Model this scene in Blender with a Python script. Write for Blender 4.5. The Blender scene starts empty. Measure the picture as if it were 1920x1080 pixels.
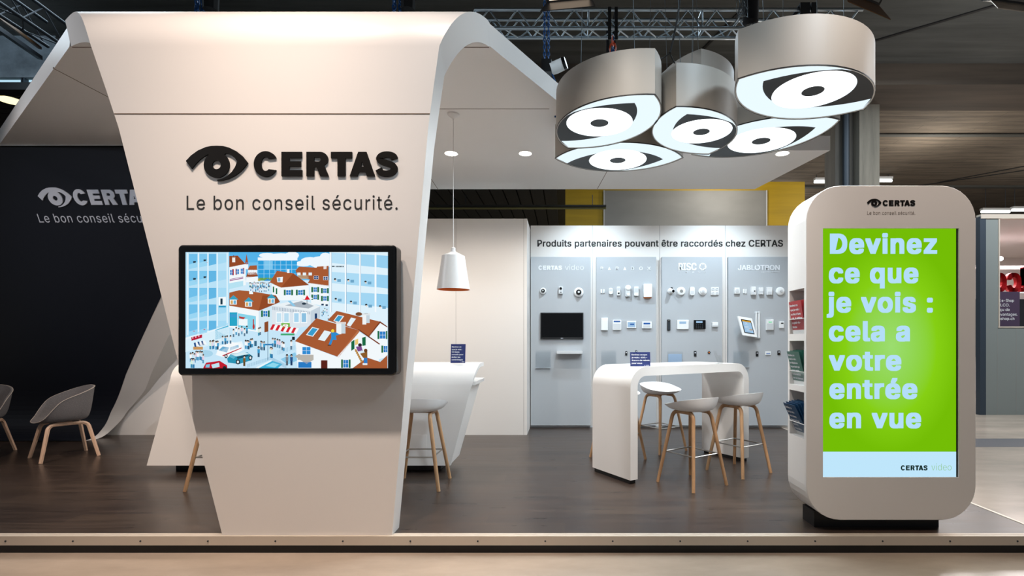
import bpy, bmesh, math, random, os
from mathutils import Vector, Matrix

S = bpy.context.scene
C = S.collection
PI = math.pi
R = math.radians
F = 950.0                      # focal length in pixels of the 1920 frame
CAMZ = 1.36

def P(px, py, Y):
    return Vector(((px - 1060) * Y / F, Y, CAMZ + (640 - py) * Y / F))

# ------------------------------------------------------------------ camera, world, lights, exposure
cam_d = bpy.data.cameras.new('camera')
cam = bpy.data.objects.new('camera', cam_d); C.objects.link(cam)
cam.location = (0, 0, CAMZ); cam.rotation_euler = (PI / 2, 0, 0)
cam_d.sensor_width = 36.0; cam_d.lens = 36.0 * F / 1920
cam_d.shift_x = -100 / 1920; cam_d.shift_y = 100 / 1920
cam_d.clip_start = 0.05; cam_d.clip_end = 200
S.camera = cam
S.view_settings.view_transform = 'Standard'
S.view_settings.look = 'None'
S.view_settings.exposure = 0.0
S.view_settings.gamma = 1.0
S.view_settings.use_curve_mapping = False

def lin(h):
    h = h.lstrip('#')
    o = []
    for i in (0, 2, 4):
        c = int(h[i:i + 2], 16) / 255
        o.append(c / 12.92 if c <= 0.04045 else ((c + 0.055) / 1.055) ** 2.4)
    return tuple(o)

W = bpy.data.worlds.new('hall_air'); S.world = W
W.use_nodes = True
W.node_tree.nodes['Background'].inputs[0].default_value = (0.86, 0.92, 1.0, 1)
W.node_tree.nodes['Background'].inputs[1].default_value = 0.17

def spot(name, loc, to, power, color, size=60, blend=0.6, radius=0.06):
    d = bpy.data.lights.new(name, 'SPOT'); d.energy = power; d.color = color
    d.spot_size = R(size); d.spot_blend = blend; d.shadow_soft_size = radius
    o = bpy.data.objects.new(name, d); C.objects.link(o); o.location = loc
    o.rotation_euler = (Vector(to) - Vector(loc)).to_track_quat('-Z', 'Y').to_euler()
    return o

def area(name, loc, to, power, color, sx, sy):
    d = bpy.data.lights.new(name, 'AREA'); d.energy = power; d.color = color
    d.shape = 'RECTANGLE'; d.size = sx; d.size_y = sy
    o = bpy.data.objects.new(name, d); C.objects.link(o); o.location = loc
    o.rotation_euler = (Vector(to) - Vector(loc)).to_track_quat('-Z', 'Y').to_euler()
    return o

WARM = (1.0, 0.83, 0.71); NEUT = (1.0, 0.90, 0.80); COOL = (0.72, 0.88, 1.0)
# hall truss spots above and in front of the stand, added fill lights among them
spot('tower_spot', (-2.75, 1.6, 7.2), (-2.5, 3.5, 0.95), 1300, WARM, 46, 1.0, 0.13)
spot('tower_spot', (-1.25, 1.6, 7.2), (-1.6, 3.5, 0.95), 1300, WARM, 46, 1.0, 0.13)
spot('canopy_edge_fill', (3.6, 0.4, 6.6), (-0.2, 4.6, 3.0), 900, COOL, 40, 0.8, 0.4)  # added cool fill for the canopy's right edge and the pendant
spot('left_edge_fill', (-9.5, 1.5, 5.5), (-4.3, 4.2, 3.8), 900, (0.9, 0.94, 1.0), 44, 1.0, 0.2)  # added to brighten the canopy's left edge, no fixture there
spot('kiosk_spot', (2.3, 2.0, 6.2), (2.35, 3.65, 2.5), 700, WARM, 40, 0.8, 0.08)
spot('table_fill', (-0.3, 1.4, 5.6), (1.3, 5.1, 0.7), 520, NEUT, 34, 0.9, 0.08)  # unseen extra spot, front fill for the bar table and stools
spot('counter_fill', (-5.2, 0.8, 5.4), (-4.4, 5.6, 0.8), 1250, WARM, 34, 0.9, 0.08)  # added to lift the left end of the counter
spot('navy_wall_fill', (-6.3, 0.6, 3.9), (-5.7, 6.4, 2.2), 300, (0.85, 0.9, 1.0), 40, 0.9, 0.1)  # added so the silver letters on the navy wall come out brighter
for dx in (-2.32, -3.23): spot('downlight_or_added_beam', (dx, 6.24, 3.62), (dx - 0.6, 6.4, 0), 150, NEUT, 125, 0.9, 0.05)  # beams for unseen downlights behind the tower, added without fixtures
area('booth_front_fill', (9.5, 6.5, 7.0), (9.8, 10.2, 1.6), 480, (0.9, 0.95, 1.0), 2, 2)  # unseen fill that lightens the booth's grey front
area('left_wall_fill', (-13.0, 9.6, 8.3), (-13, 12, 8.1), 45, (0.6, 0.8, 1.0), 3, 1)  # added bluish fill on the concrete wall at left
for hx, hy in ((6, 18), (13, 18), (20, 19), (10, 25)):
    d_ = bpy.data.lights.new('hall_batten_light', 'POINT'); d_.energy = 230; d_.color = (1.0, 0.93, 0.84); d_.shadow_soft_size = 0.4
    o_ = bpy.data.objects.new('hall_batten_light', d_); C.objects.link(o_); o_.location = (hx, hy, 7.0)
spot('front_floor_spot', (0.6, 1.0, 5.8), (0.8, 3.6, 0.0), 120, WARM, 50, 0.9, 0.1)
spot('lounge_spot', (-6.6, 2.2, 5.8), (-6.2, 6.3, 0.3), 420, WARM, 50, 0.8, 0.08)
# high bay light of the hall
area('hall_high_light', (3.0, 11.0, 8.2), (3.0, 11.0, 0), 650, COOL, 14, 3)
area('hall_high_light', (-10.0, 9.0, 8.2), (-9.0, 9.0, 0), 330, COOL, 4, 6)
area('hall_high_light', (14.0, 14.0, 8.0), (14.0, 14.0, 0), 520, (1.0, 0.93, 0.82), 8, 8)

# ------------------------------------------------------------------ materials
def mat(name, col, rough=0.5, metal=0.0, spec=0.5, noise=None, bump=None, coat=0.0):
    """noise=(scale xyz, amount, detail)  bump=(scale xyz, strength)"""
    m = bpy.data.materials.new(name); m.use_nodes = True
    nt = m.node_tree; b = nt.nodes['Principled BSDF']
    c = lin(col) if isinstance(col, str) else col
    b.inputs['Base Color'].default_value = (*c, 1)
    b.inputs['Roughness'].default_value = rough
    b.inputs['Metallic'].default_value = metal
    b.inputs['Specular IOR Level'].default_value = spec
    b.inputs['Coat Weight'].default_value = coat
    if noise or bump:
        tc = nt.nodes.new('ShaderNodeTexCoord')
    if noise:
        sc, amt, det = noise
        mp = nt.nodes.new('ShaderNodeMapping'); mp.inputs['Scale'].default_value = sc
        nz = nt.nodes.new('ShaderNodeTexNoise'); nz.inputs['Detail'].default_value = det; nz.inputs['Scale'].default_value = 1.0
        nz.inputs['Roughness'].default_value = 0.62
        rp = nt.nodes.new('ShaderNodeValToRGB')
        rp.color_ramp.elements[0].position = 0.3; rp.color_ramp.elements[1].position = 0.7
        rp.color_ramp.elements[0].color = (*[v * (1 - amt) for v in c], 1)
        rp.color_ramp.elements[1].color = (*[min(1, v * (1 + amt)) for v in c], 1)
        nt.links.new(tc.outputs['Object'], mp.inputs[0]); nt.links.new(mp.outputs[0], nz.inputs['Vector'])
        nt.links.new(nz.outputs['Fac'], rp.inputs[0]); nt.links.new(rp.outputs[0], b.inputs['Base Color'])
    if bump:
        sc, st = bump
        mp = nt.nodes.new('ShaderNodeMapping'); mp.inputs['Scale'].default_value = sc
        nz = nt.nodes.new('ShaderNodeTexNoise'); nz.inputs['Scale'].default_value = 1.0; nz.inputs['Detail'].default_value = 4
        bp = nt.nodes.new('ShaderNodeBump'); bp.inputs['Strength'].default_value = st; bp.inputs['Distance'].default_value = 0.01
        nt.links.new(tc.outputs['Object'], mp.inputs[0]); nt.links.new(mp.outputs[0], nz.inputs['Vector'])
        nt.links.new(nz.outputs['Fac'], bp.inputs['Height']); nt.links.new(bp.outputs[0], b.inputs['Normal'])
    return m

def emit(name, col, strength=1.0):
    m = bpy.data.materials.new(name); m.use_nodes = True
    nt = m.node_tree; nt.nodes.clear()
    e = nt.nodes.new('ShaderNodeEmission'); o = nt.nodes.new('ShaderNodeOutputMaterial')
    c = lin(col) if isinstance(col, str) else col
    e.inputs[0].default_value = (*c, 1); e.inputs[1].default_value = strength
    nt.links.new(e.outputs[0], o.inputs[0])
    return m

M = {}
M['white'] = mat('white_lacquer', 'e6e2de', 0.38, bump=((40, 40, 40), 0.01))
M['tower'] = mat('white_satin_panel', 'e4dfdb', 0.33, bump=((30, 30, 30), 0.008))
M['wallwhite'] = mat('white_wall_panel', 'e2ddd8', 0.5, bump=((30, 30, 30), 0.01))
M['panel'] = mat('grey_display_panel', 'b2b6ba', 0.55, bump=((60, 60, 60), 0.01))
M['navy'] = mat('navy_wall_paint', '10141f', 0.45, bump=((40, 40, 40), 0.01))
M['black'] = mat('black_letter', '100d0b', 0.5, spec=0.15)
M['ink'] = mat('black_print', '1a1918', 0.6)
M['greyink'] = mat('grey_print', '8c8078', 0.6)
M['whiteink'] = mat('white_print', 'e9ebee', 0.6)
M['silverink'] = mat('silver_letter', 'd0d4de', 0.5)
M['plinth'] = mat('black_plinth', '0d0c0c', 0.5)
M['gloss_black'] = mat('gloss_black', '07080a', 0.14)
M['black_plastic'] = mat('black_plastic', '111214', 0.4)
M['plastic'] = mat('white_plastic', 'eceeee', 0.4)
M['plastic2'] = mat('pale_grey_plastic', 'cfd2d4', 0.45)
M['seatw'] = mat('white_shell_plastic', 'eaeaea', 0.42)
M['oak'] = mat('oak_wood', 'b38b65', 0.45, noise=((30, 30, 3), 0.22, 3))
M['palewood'] = mat('soaped_oak', 'c9a78e', 0.45, noise=((30, 30, 3), 0.15, 3))
M['felt'] = mat('grey_wool_felt', '6d6a6b', 0.95, spec=0.2, noise=((180, 180, 180), 0.25, 2), bump=((300, 300, 300), 0.3))
M['steel'] = mat('brushed_steel', 'b9b7b3', 0.28, 1.0)
M['alu'] = mat('aluminium', 'cfc4b6', 0.4, 0.25, bump=((4, 90, 90), 0.02))
M['trussalu'] = mat('truss_aluminium', 'b4c0c9', 0.3, 1.0)
M['darksteel'] = mat('dark_steel', '3a4047', 0.5, 0.6)
M['lampwall'] = mat('lamp_shade_card', 'b5aea5', 0.45, bump=((20, 20, 20), 0.01))
M['diff'] = emit('lamp_diffuser', (0.80, 0.93, 1.0), 1.05)
M['iris'] = emit('lamp_iris', (0.93, 0.98, 1.0), 2.6)
M['lampblack'] = mat('lamp_black_film', '14171a', 0.5)
M['pupil'] = mat('lamp_pupil_film', '20262b', 0.5)
M['lens'] = emit('downlight_lens', (1.0, 0.93, 0.82), 9.0)
M['orange'] = mat('orange_inside', 'e0762a', 0.5)
M['concrete_d'] = mat('dark_concrete', '4b4c49', 0.85, noise=((0.25, 3.0, 3.0), 0.35, 6), bump=((2, 12, 12), 0.3))
M['concrete_w'] = mat('stained_concrete', '6f7578', 0.85, noise=((1.2, 1.2, 1.6), 0.45, 7), bump=((6, 6, 6), 0.3))
M['concrete_c'] = mat('concrete_column', '6c675d', 0.85, noise=((6, 6, 0.5), 0.25, 5), bump=((8, 8, 2), 0.3))
M['darkslat'] = mat('dark_slat', '22211d', 0.7)
M['yellow'] = mat('yellow_paint', 'a98a06', 0.6, noise=((0.4, 3, 5), 0.12, 3))
M['greyscreen'] = mat('grey_wall_sheet', '868682', 0.7, noise=((0.4, 0.4, 0.9), 0.1, 3))
M['booth'] = mat('grey_booth_panel', '7d8482', 0.5)
M['boothin'] = mat('booth_white', 'd8d0cf', 0.6)
M['red'] = mat('red_letter', 'b8242b', 0.4)
M['purple'] = mat('purple_poster', '43344a', 0.5)
M['blue_card'] = mat('navy_blue_card', '28356f', 0.5)
M['red_card'] = mat('red_card', 'a8242a', 0.45)
M['green_card'] = mat('green_card', '1c5c4c', 0.45)
M['teal_card'] = mat('dark_blue_card', '17466b', 0.45)
M['paper'] = mat('paper_edge', 'e4e4e2', 0.7)
M['tube'] = emit('fluorescent_tube', (0.95, 1.0, 0.96), 2.2)
M['sky'] = emit('daylight_strip', (0.50, 0.78, 0.95), 1.0)
M['blackcloth'] = mat('black_sling', '0e0f12', 0.9)
M['chainblue'] = mat('blue_chain', '1f4f86', 0.45, 0.5)
M['shackle'] = mat('orange_shackle', 'c8451a', 0.4)
M['cable'] = mat('black_cable', '0b0b0c', 0.6)
M['wire'] = mat('steel_wire', '8a949a', 0.4, 0.8)
M['seam'] = mat('panel_joint', '6b5648', 0.8)
M['copper'] = mat('brown_metal', '6a4a2a', 0.45, 0.7)
M['foil'] = mat('wrinkled_foil', 'd8c9b8', 0.3, 0.8, bump=((12, 12, 12), 0.8))

def clear_plastic():
    m = bpy.data.materials.new('clear_acrylic'); m.use_nodes = True
    nt = m.node_tree; nt.nodes.clear(); N = nt.nodes.new; L = nt.links.new
    t = N('ShaderNodeBsdfTransparent'); t.inputs[0].default_value = (0.982, 0.99, 0.995, 1)
    g = N('ShaderNodeBsdfGlossy'); g.inputs['Roughness'].default_value = 0.12
    f = N('ShaderNodeLayerWeight'); f.inputs[0].default_value = 0.06
    ad = N('ShaderNodeMath'); ad.operation = 'ADD'; ad.inputs[1].default_value = 0.01
    mx = N('ShaderNodeMixShader'); o = N('ShaderNodeOutputMaterial')
    L(f.outputs[1], ad.inputs[0]); L(ad.outputs[0], mx.inputs[0]); L(t.outputs[0], mx.inputs[1]); L(g.outputs[0], mx.inputs[2]); L(mx.outputs[0], o.inputs[0])
    return m
M['acrylic'] = clear_plastic()

def floor_mat():
    m = bpy.data.materials.new('dark_wood_floor'); m.use_nodes = True
    nt = m.node_tree; b = nt.nodes['Principled BSDF']; N = nt.nodes.new; L = nt.links.new
    tc = N('ShaderNodeTexCoord')
    br = N('ShaderNodeTexBrick'); br.inputs['Scale'].default_value = 1.0
    br.inputs['Brick Width'].default_value = 1.6; br.inputs['Row Height'].default_value = 0.19
    br.inputs['Mortar Size'].default_value = 0.0015; br.offset = 0.37
    br.inputs['Color1'].default_value = (*lin('342b27'), 1); br.inputs['Color2'].default_value = (*lin('40362f'), 1)
    br.inputs['Mortar'].default_value = (*lin('2e2825'), 1)
    mp = N('ShaderNodeMapping'); mp.inputs['Scale'].default_value = (0.9, 11.0, 1)
    nz = N('ShaderNodeTexNoise'); nz.inputs['Scale'].default_value = 1.6; nz.inputs['Detail'].default_value = 7; nz.inputs['Roughness'].default_value = 0.65
    rp = N('ShaderNodeValToRGB'); rp.color_ramp.elements[0].position = 0.3; rp.color_ramp.elements[1].position = 0.75
    rp.color_ramp.elements[0].color = (0.55, 0.55, 0.56, 1); rp.color_ramp.elements[1].color = (1.5, 1.42, 1.36, 1)
    mx = N('ShaderNodeMix'); mx.data_type = 'RGBA'; mx.blend_type = 'MULTIPLY'; mx.inputs[0].default_value = 1.0
    L(tc.outputs['Object'], br.inputs['Vector']); L(tc.outputs['Object'], mp.inputs[0]); L(mp.outputs[0], nz.inputs['Vector'])
    L(nz.outputs['Fac'], rp.inputs[0]); L(br.outputs['Color'], mx.inputs[6]); L(rp.outputs[0], mx.inputs[7])
    L(mx.outputs[2], b.inputs['Base Color'])
    r2 = N('ShaderNodeMapRange'); r2.inputs[3].default_value = 0.2; r2.inputs[4].default_value = 0.42
    L(nz.outputs['Fac'], r2.inputs[0]); L(r2.outputs[0], b.inputs['Roughness'])
    bp = N('ShaderNodeBump'); bp.inputs['Strength'].default_value = 0.05; bp.inputs['Distance'].default_value = 0.004
    L(nz.outputs['Fac'], bp.inputs['Height']); L(bp.outputs[0], b.inputs['Normal'])
    return m
M['deck'] = floor_mat()
M['hallfloor'] = mat('polished_concrete', 'a8998a', 0.22, noise=((0.8, 2.2, 1), 0.2, 9), bump=((3, 3, 3), 0.05))

def ceiling_mat():
    m = bpy.data.materials.new('board_marked_concrete'); m.use_nodes = True
    nt = m.node_tree; b = nt.nodes['Principled BSDF']; N = nt.nodes.new; L = nt.links.new
    b.inputs['Roughness'].default_value = 0.9
    tc = N('ShaderNodeTexCoord'); mp = N('ShaderNodeMapping'); mp.inputs['Scale'].default_value = (0.35, 5.0, 1)
    nz = N('ShaderNodeTexNoise'); nz.inputs['Scale'].default_value = 1.3; nz.inputs['Detail'].default_value = 7; nz.inputs['Roughness'].default_value = 0.7
    rp = N('ShaderNodeValToRGB'); rp.color_ramp.elements[0].position = 0.3; rp.color_ramp.elements[1].position = 0.72
    rp.color_ramp.elements[0].color = (*lin('4a433b'), 1); rp.color_ramp.elements[1].color = (*lin('7d7264'), 1)
    br = N('ShaderNodeTexBrick'); br.inputs['Brick Width'].default_value = 4.0; br.inputs['Row Height'].default_value = 0.32
    br.inputs['Scale'].default_value = 1; br.inputs['Mortar Size'].default_value = 0.008
    br.inputs['Color1'].default_value = (1, 1, 1, 1); br.inputs['Color2'].default_value = (0.9, 0.9, 0.9, 1); br.inputs['Mortar'].default_value = (0.5, 0.5, 0.5, 1)
    mx = N('ShaderNodeMix'); mx.data_type = 'RGBA'; mx.blend_type = 'MULTIPLY'; mx.inputs[0].default_value = 1.0
    L(tc.outputs['Object'], mp.inputs[0]); L(mp.outputs[0], nz.inputs['Vector']); L(nz.outputs['Fac'], rp.inputs[0])
    L(tc.outputs['Object'], br.inputs['Vector']); L(rp.outputs[0], mx.inputs[6]); L(br.outputs['Color'], mx.inputs[7])
    L(mx.outputs[2], b.inputs['Base Color'])
    bp = N('ShaderNodeBump'); bp.inputs['Strength'].default_value = 0.4; bp.inputs['Distance'].default_value = 0.02
    L(nz.outputs['Fac'], bp.inputs['Height']); L(bp.outputs[0], b.inputs['Normal'])
    return m
M['hallceil'] = ceiling_mat()

def attr_emit():
    m = bpy.data.materials.new('screen_picture_light'); m.use_nodes = True
    nt = m.node_tree; nt.nodes.clear()
    a = nt.nodes.new('ShaderNodeAttribute'); a.attribute_name = 'Col'
    e = nt.nodes.new('ShaderNodeEmission'); o = nt.nodes.new('ShaderNodeOutputMaterial')
    nt.links.new(a.outputs['Color'], e.inputs[0]); nt.links.new(e.outputs[0], o.inputs[0])
    return m
M['pic'] = attr_emit()

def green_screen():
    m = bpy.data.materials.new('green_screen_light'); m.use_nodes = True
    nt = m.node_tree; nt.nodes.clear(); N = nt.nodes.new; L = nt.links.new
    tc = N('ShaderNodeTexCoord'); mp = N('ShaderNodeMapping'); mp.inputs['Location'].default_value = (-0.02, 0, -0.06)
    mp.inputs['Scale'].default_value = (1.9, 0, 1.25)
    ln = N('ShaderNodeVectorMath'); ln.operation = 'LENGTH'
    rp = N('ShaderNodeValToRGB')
    rp.color_ramp.elements[0].position = 0.0; rp.color_ramp.elements[0].color = (*lin('9cdd70'), 1)  # paler centre paints the screen's hot spot into its emission
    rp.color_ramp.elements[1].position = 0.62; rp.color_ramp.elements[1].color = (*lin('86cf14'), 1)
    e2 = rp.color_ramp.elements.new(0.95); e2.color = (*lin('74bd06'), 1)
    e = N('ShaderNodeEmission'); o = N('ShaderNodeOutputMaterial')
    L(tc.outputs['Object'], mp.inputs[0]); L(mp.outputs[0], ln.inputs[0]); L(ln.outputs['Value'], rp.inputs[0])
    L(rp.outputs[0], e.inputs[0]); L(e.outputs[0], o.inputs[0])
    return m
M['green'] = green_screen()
M['scr_blue'] = emit('screen_pale_blue', 'bfe6fb', 1.0)
M['scr_text'] = emit('screen_text_blue', 'b4def8', 1.0)
M['scr_ink'] = emit('screen_dark_text', '10251f', 1.0)
M['scr_green'] = emit('screen_green_text', '86c060', 1.0)
M['scr_lcd'] = emit('lcd_blue', '3a6fc0', 0.8)
M['scr_lcd2'] = emit('lcd_pale', 'a8cdee', 0.9)
M['scr_orange'] = emit('tablet_orange', 'd8a030', 0.9)
M['led_green'] = emit('led_green', '50e090', 1.0)

# ------------------------------------------------------------------ mesh helpers
class MB:
    def __init__(s): s.v = []; s.f = []; s.c = []
    def add(s, vs, fs, col=None):
        b = len(s.v); s.v += [Vector(v) for v in vs]; s.f += [tuple(b + i for i in f) for f in fs]
        s.c += [col] * len(fs); return s
    def box(s, x0, x1, y0, y1, z0, z1, T=None):
        vs = [(x, y, z) for z in (z0, z1) for y in (y0, y1) for x in (x0, x1)]
        if T: vs = [T(*v) for v in vs]
        return s.add(vs, [(0, 2, 3, 1), (4, 5, 7, 6), (0, 1, 5, 4), (2, 6, 7, 3), (0, 4, 6, 2), (1, 3, 7, 5)])
    def prism(s, poly, a, b, T):
        n = len(poly)
        vs = [T(p[0], p[1], a) for p in poly] + [T(p[0], p[1], b) for p in poly]
        fs = [tuple(range(n)), tuple(range(2 * n - 1, n - 1, -1))]
        fs += [(i, i + n, (i + 1) % n + n, (i + 1) % n) for i in range(n)]
        return s.add(vs, fs)
    def face(s, pts, col=None): return s.add(pts, [tuple(range(len(pts)))], col)
    def loft(s, rings, caps=True, closed=True):
        n = len(rings[0]); vs = [p for r in rings for p in r]; fs = []
        for k in range(len(rings) - 1):
            for i in range(n if closed else n - 1):
                j = (i + 1) % n
                fs.append((k * n + i, k * n + j, (k + 1) * n + j, (k + 1) * n + i))
        if caps:
            fs.append(tuple(range(n))[::-1]); fs.append(tuple((len(rings) - 1) * n + i for i in range(n)))
        return s.add(vs, fs)
    def tube(s, path, r, n=8, sq=None):
        path = [Vector(p) for p in path]; rings = []
        m = len(path); rad = r if isinstance(r, (list, tuple)) else [r] * m
        prev = None
        for i, p in enumerate(path):
            t = (path[min(i + 1, m - 1)] - path[max(i - 1, 0)]).normalized()
            if prev is None:
                a = Vector((0, 0, 1)) if abs(t.z) < 0.9 else Vector((1, 0, 0))
                u = t.cross(a).normalized()
            else:
                u = (prev - t * prev.dot(t)).normalized()
            prev = u; w = t.cross(u).normalized()
            rings.append([p + (u * math.cos(2 * PI * k / n + PI / n) + w * math.sin(2 * PI * k / n + PI / n)) * rad[i] for k in range(n)])
        return s.loft(rings)
    def lathe(s, prof, n=24, T=lambda x, y, z: (x, y, z), caps=True):
        rings = [[T(r * math.cos(2 * PI * k / n), r * math.sin(2 * PI * k / n), z) for k in range(n)] for r, z in prof]
        return s.loft(rings, caps)
    def build(s, name, m, parent=None, angle=35, loc=None, smooth=True):
        me = bpy.data.meshes.new(name)
        me.from_pydata([tuple(v) for v in s.v], [], s.f); me.validate(); me.update()
        bm = bmesh.new(); bm.from_mesh(me); bmesh.ops.recalc_face_normals(bm, faces=bm.faces); bm.to_mesh(me); bm.free()
        if smooth:
            for p in me.polygons: p.use_smooth = True
            me.set_sharp_from_angle(angle=R(angle))
        me.materials.append(m)
        o = bpy.data.objects.new(name, me); C.objects.link(o)
        if parent: o.parent = parent
        if loc: o.location = loc
        return o

def tag(o, label, cat, group=None):
    o['label'] = label; o['category'] = cat
    if group: o['group'] = group
    return o
def thing(name, label, cat, loc=(0, 0, 0), rz=0.0, group=None):
    o = bpy.data.objects.new(name, None); C.objects.link(o); o.empty_display_size = 0.1
    o.location = loc; o.rotation_euler = (0, 0, rz)
    return tag(o, label, cat, group)
def struct(o): o['kind'] = 'structure'; return o
def stuff(o): o['kind'] = 'stuff'; return o

FM = lambda x, y, z: Vector((x, -z, y))                # local front-facing: x right, y up, z towards the viewer
def rrect(w, h, r, n=5):
    r = min(r, w / 2 - 1e-5, h / 2 - 1e-5); o = []
    for cx, cy, a0 in ((w / 2 - r, h / 2 - r, 0), (-w / 2 + r, h / 2 - r, 90), (-w / 2 + r, -h / 2 + r, 180), (w / 2 - r, -h / 2 + r, 270)):
        for k in range(n + 1):
            a = R(a0 + 90 * k / n); o.append((cx + r * math.cos(a), cy + r * math.sin(a)))
    return o
def rbox(mb, w, h, d, r=0.01, ch=0.004, T=FM, cx=0, cy=0, z0=0, n=5):
    rings = []
    for ww, hh, rr, z in ((w, h, r, z0), (w, h, r, z0 + d - ch), (w - ch * 2, h - ch * 2, max(r - ch, 1e-4), z0 + d)):
        rings.append([T(x + cx, y + cy, z) for x, y in rrect(ww, hh, rr, n)])
    return mb.loft(rings)

# ------------------------------------------------------------------ lettering
_font = None
try:
    fp = os.path.join(bpy.utils.resource_path('LOCAL'), 'datafiles', 'fonts', 'Inter.woff2')
    if os.path.exists(fp): _font = bpy.data.fonts.load(fp)
except Exception:
    _font = None
_tcache = {}
def raw_text(s, bold, space=1.0):
    if bold > 0:                                       # heavier strokes: the letters laid over themselves, shifted a little all round
        k = (s, bold, space)
        if k not in _tcache:
            vs, fs = raw_text(s, 0, space); V, Fc = [], []
            bx_, by_ = bold, bold * 0.6
            for dx, dy in ((0, 0), (-1, -1), (0, -1), (1, -1), (-1, 0), (1, 0), (-1, 1), (0, 1), (1, 1)):
                n = len(V); V += [v + Vector((dx * bx_, dy * by_, 1.0 + len(V) / len(vs))) for v in vs]; Fc += [tuple(n + i for i in f) for f in fs]
            _tcache[k] = (V, Fc)
        return _tcache[k]
    k = (s, bold, space)
    if k in _tcache: return _tcache[k]
    cu = bpy.data.curves.new('txt', 'FONT'); cu.body = s; cu.size = 1.0; cu.offset = bold; cu.resolution_u = 3
    cu.space_character = space
    if _font: cu.font = _font
    o = bpy.data.objects.new('txt', cu); C.objects.link(o)
    dg = bpy.context.evaluated_depsgraph_get(); dg.update()
    me = bpy.data.meshes.new_from_object(o.evaluated_get(dg))
    vs = [v.co.copy() for v in me.vertices]; fs = [tuple(p.vertices) for p in me.polygons]
    bpy.data.objects.remove(o); bpy.data.curves.remove(cu); bpy.data.meshes.remove(me)
    _tcache[k] = (vs, fs); return vs, fs
def text(mb, s, width, cap, T, bold=0.0, depth=0.0, ref='H', space=1.0):
    """letters from x=0..width, baseline y=0, ref glyph `cap` tall; T maps (x, y, z-out)."""
    vs, fs = raw_text(s, bold, space); rv, _ = raw_text(ref, bold)
    x0 = min(v.x for v in vs); x1 = max(v.x for v in vs); b0 = min(v.y for v in rv); rh = max(v.y for v in rv) - b0
    sx = width / (x1 - x0); sy = cap / rh
    loc = [((v.x - x0) * sx, (v.y - b0) * sy, v.z * 0.00012) for v in vs]
    if depth <= 0:
        mb.add([T(x, y, z) for x, y, z in loc], fs); return mb
    n = len(loc)
    allv = [T(x, y, depth + z) for x, y, z in loc] + [T(x, y, 0) for x, y, z in loc]
    ff = list(fs)
    cnt = {}
    for f in fs:
        for i in range(len(f)):
            e = (f[i], f[(i + 1) % len(f)]); k = tuple(sorted(e)); cnt.setdefault(k, []).append(e)
    for k, es in cnt.items():
        if len(es) == 1:
            a, b = es[0]; ff.append((b, a, a + n, b + n))
    mb.add(allv, ff); return mb
def ptext(mb, s, x0, x1, base, cap, Y, bold=0.0, depth=0.0, ref='H', space=1.0):
    """lettering on a plane facing the viewer at distance Y, given where it stands there."""
    o = P(x0, base, Y); k = Y / F
    return text(mb, s, (x1 - x0) * k, cap * k, lambda x, y, z: Vector((o.x + x, Y - z, o.z + y)), bold, depth, ref, space)

def word_spans(s, x0, x1, bold, space):
    """each word of a line with where it starts and ends when the line runs from x0 to x1"""
    ext = lambda t: (lambda vs: (min(v.x for v in vs), max(v.x for v in vs)))(raw_text(t, bold, space)[0])
    a0, a1 = ext(s); k = (x1 - x0) / (a1 - a0); o = []; pre = ''
    for w in s.split(' '):
        pre = pre + w; e = ext(pre)[1]; wd = ext(w); o.append((w, x0 + (e - (wd[1] - wd[0]) - a0) * k, x0 + (e - a0) * k)); pre += ' '
    return o
def _ell(cx, cy, rx, ry, a0, a1, n=16): return [(cx + rx * math.cos(R(a0 + (a1 - a0) * k / n)), cy + ry * math.sin(R(a0 + (a1 - a0) * k / n))) for k in range(n + 1)]
def _stroke(pts, hw, n=5):
    P4 = [pts[0]] + pts + [pts[-1]]; c = []
    for i in range(1, len(P4) - 2):
        for k in range(n):
            t = k / n; q = []
            for d in (0, 1):
                p0, p1, p2, p3 = (P4[i + j][d] for j in (-1, 0, 1, 2))
                q.append(0.5 * (2 * p1 + (p2 - p0) * t + (2 * p0 - 5 * p1 + 4 * p2 - p3) * t * t + (3 * p1 - p0 - 3 * p2 + p3) * t ** 3))
            c.append(tuple(q))
    c.append(pts[-1]); l, r = [], []
    for i, p in enumerate(c):
        a, b = c[max(i - 1, 0)], c[min(i + 1, len(c) - 1)]; dx, dy = b[0] - a[0], b[1] - a[1]; d = math.hypot(dx, dy)
        w = hw * (1.0 + 0.16 * abs(dy) / d)
        l.append((p[0] - dy / d * w, p[1] + dx / d * w)); r.append((p[0] + dy / d * w, p[1] - dx / d * w))
    return [l[i:i + 2] + r[i:i + 2][::-1] for i in range(len(c) - 1)], l + r[::-1]
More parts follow.
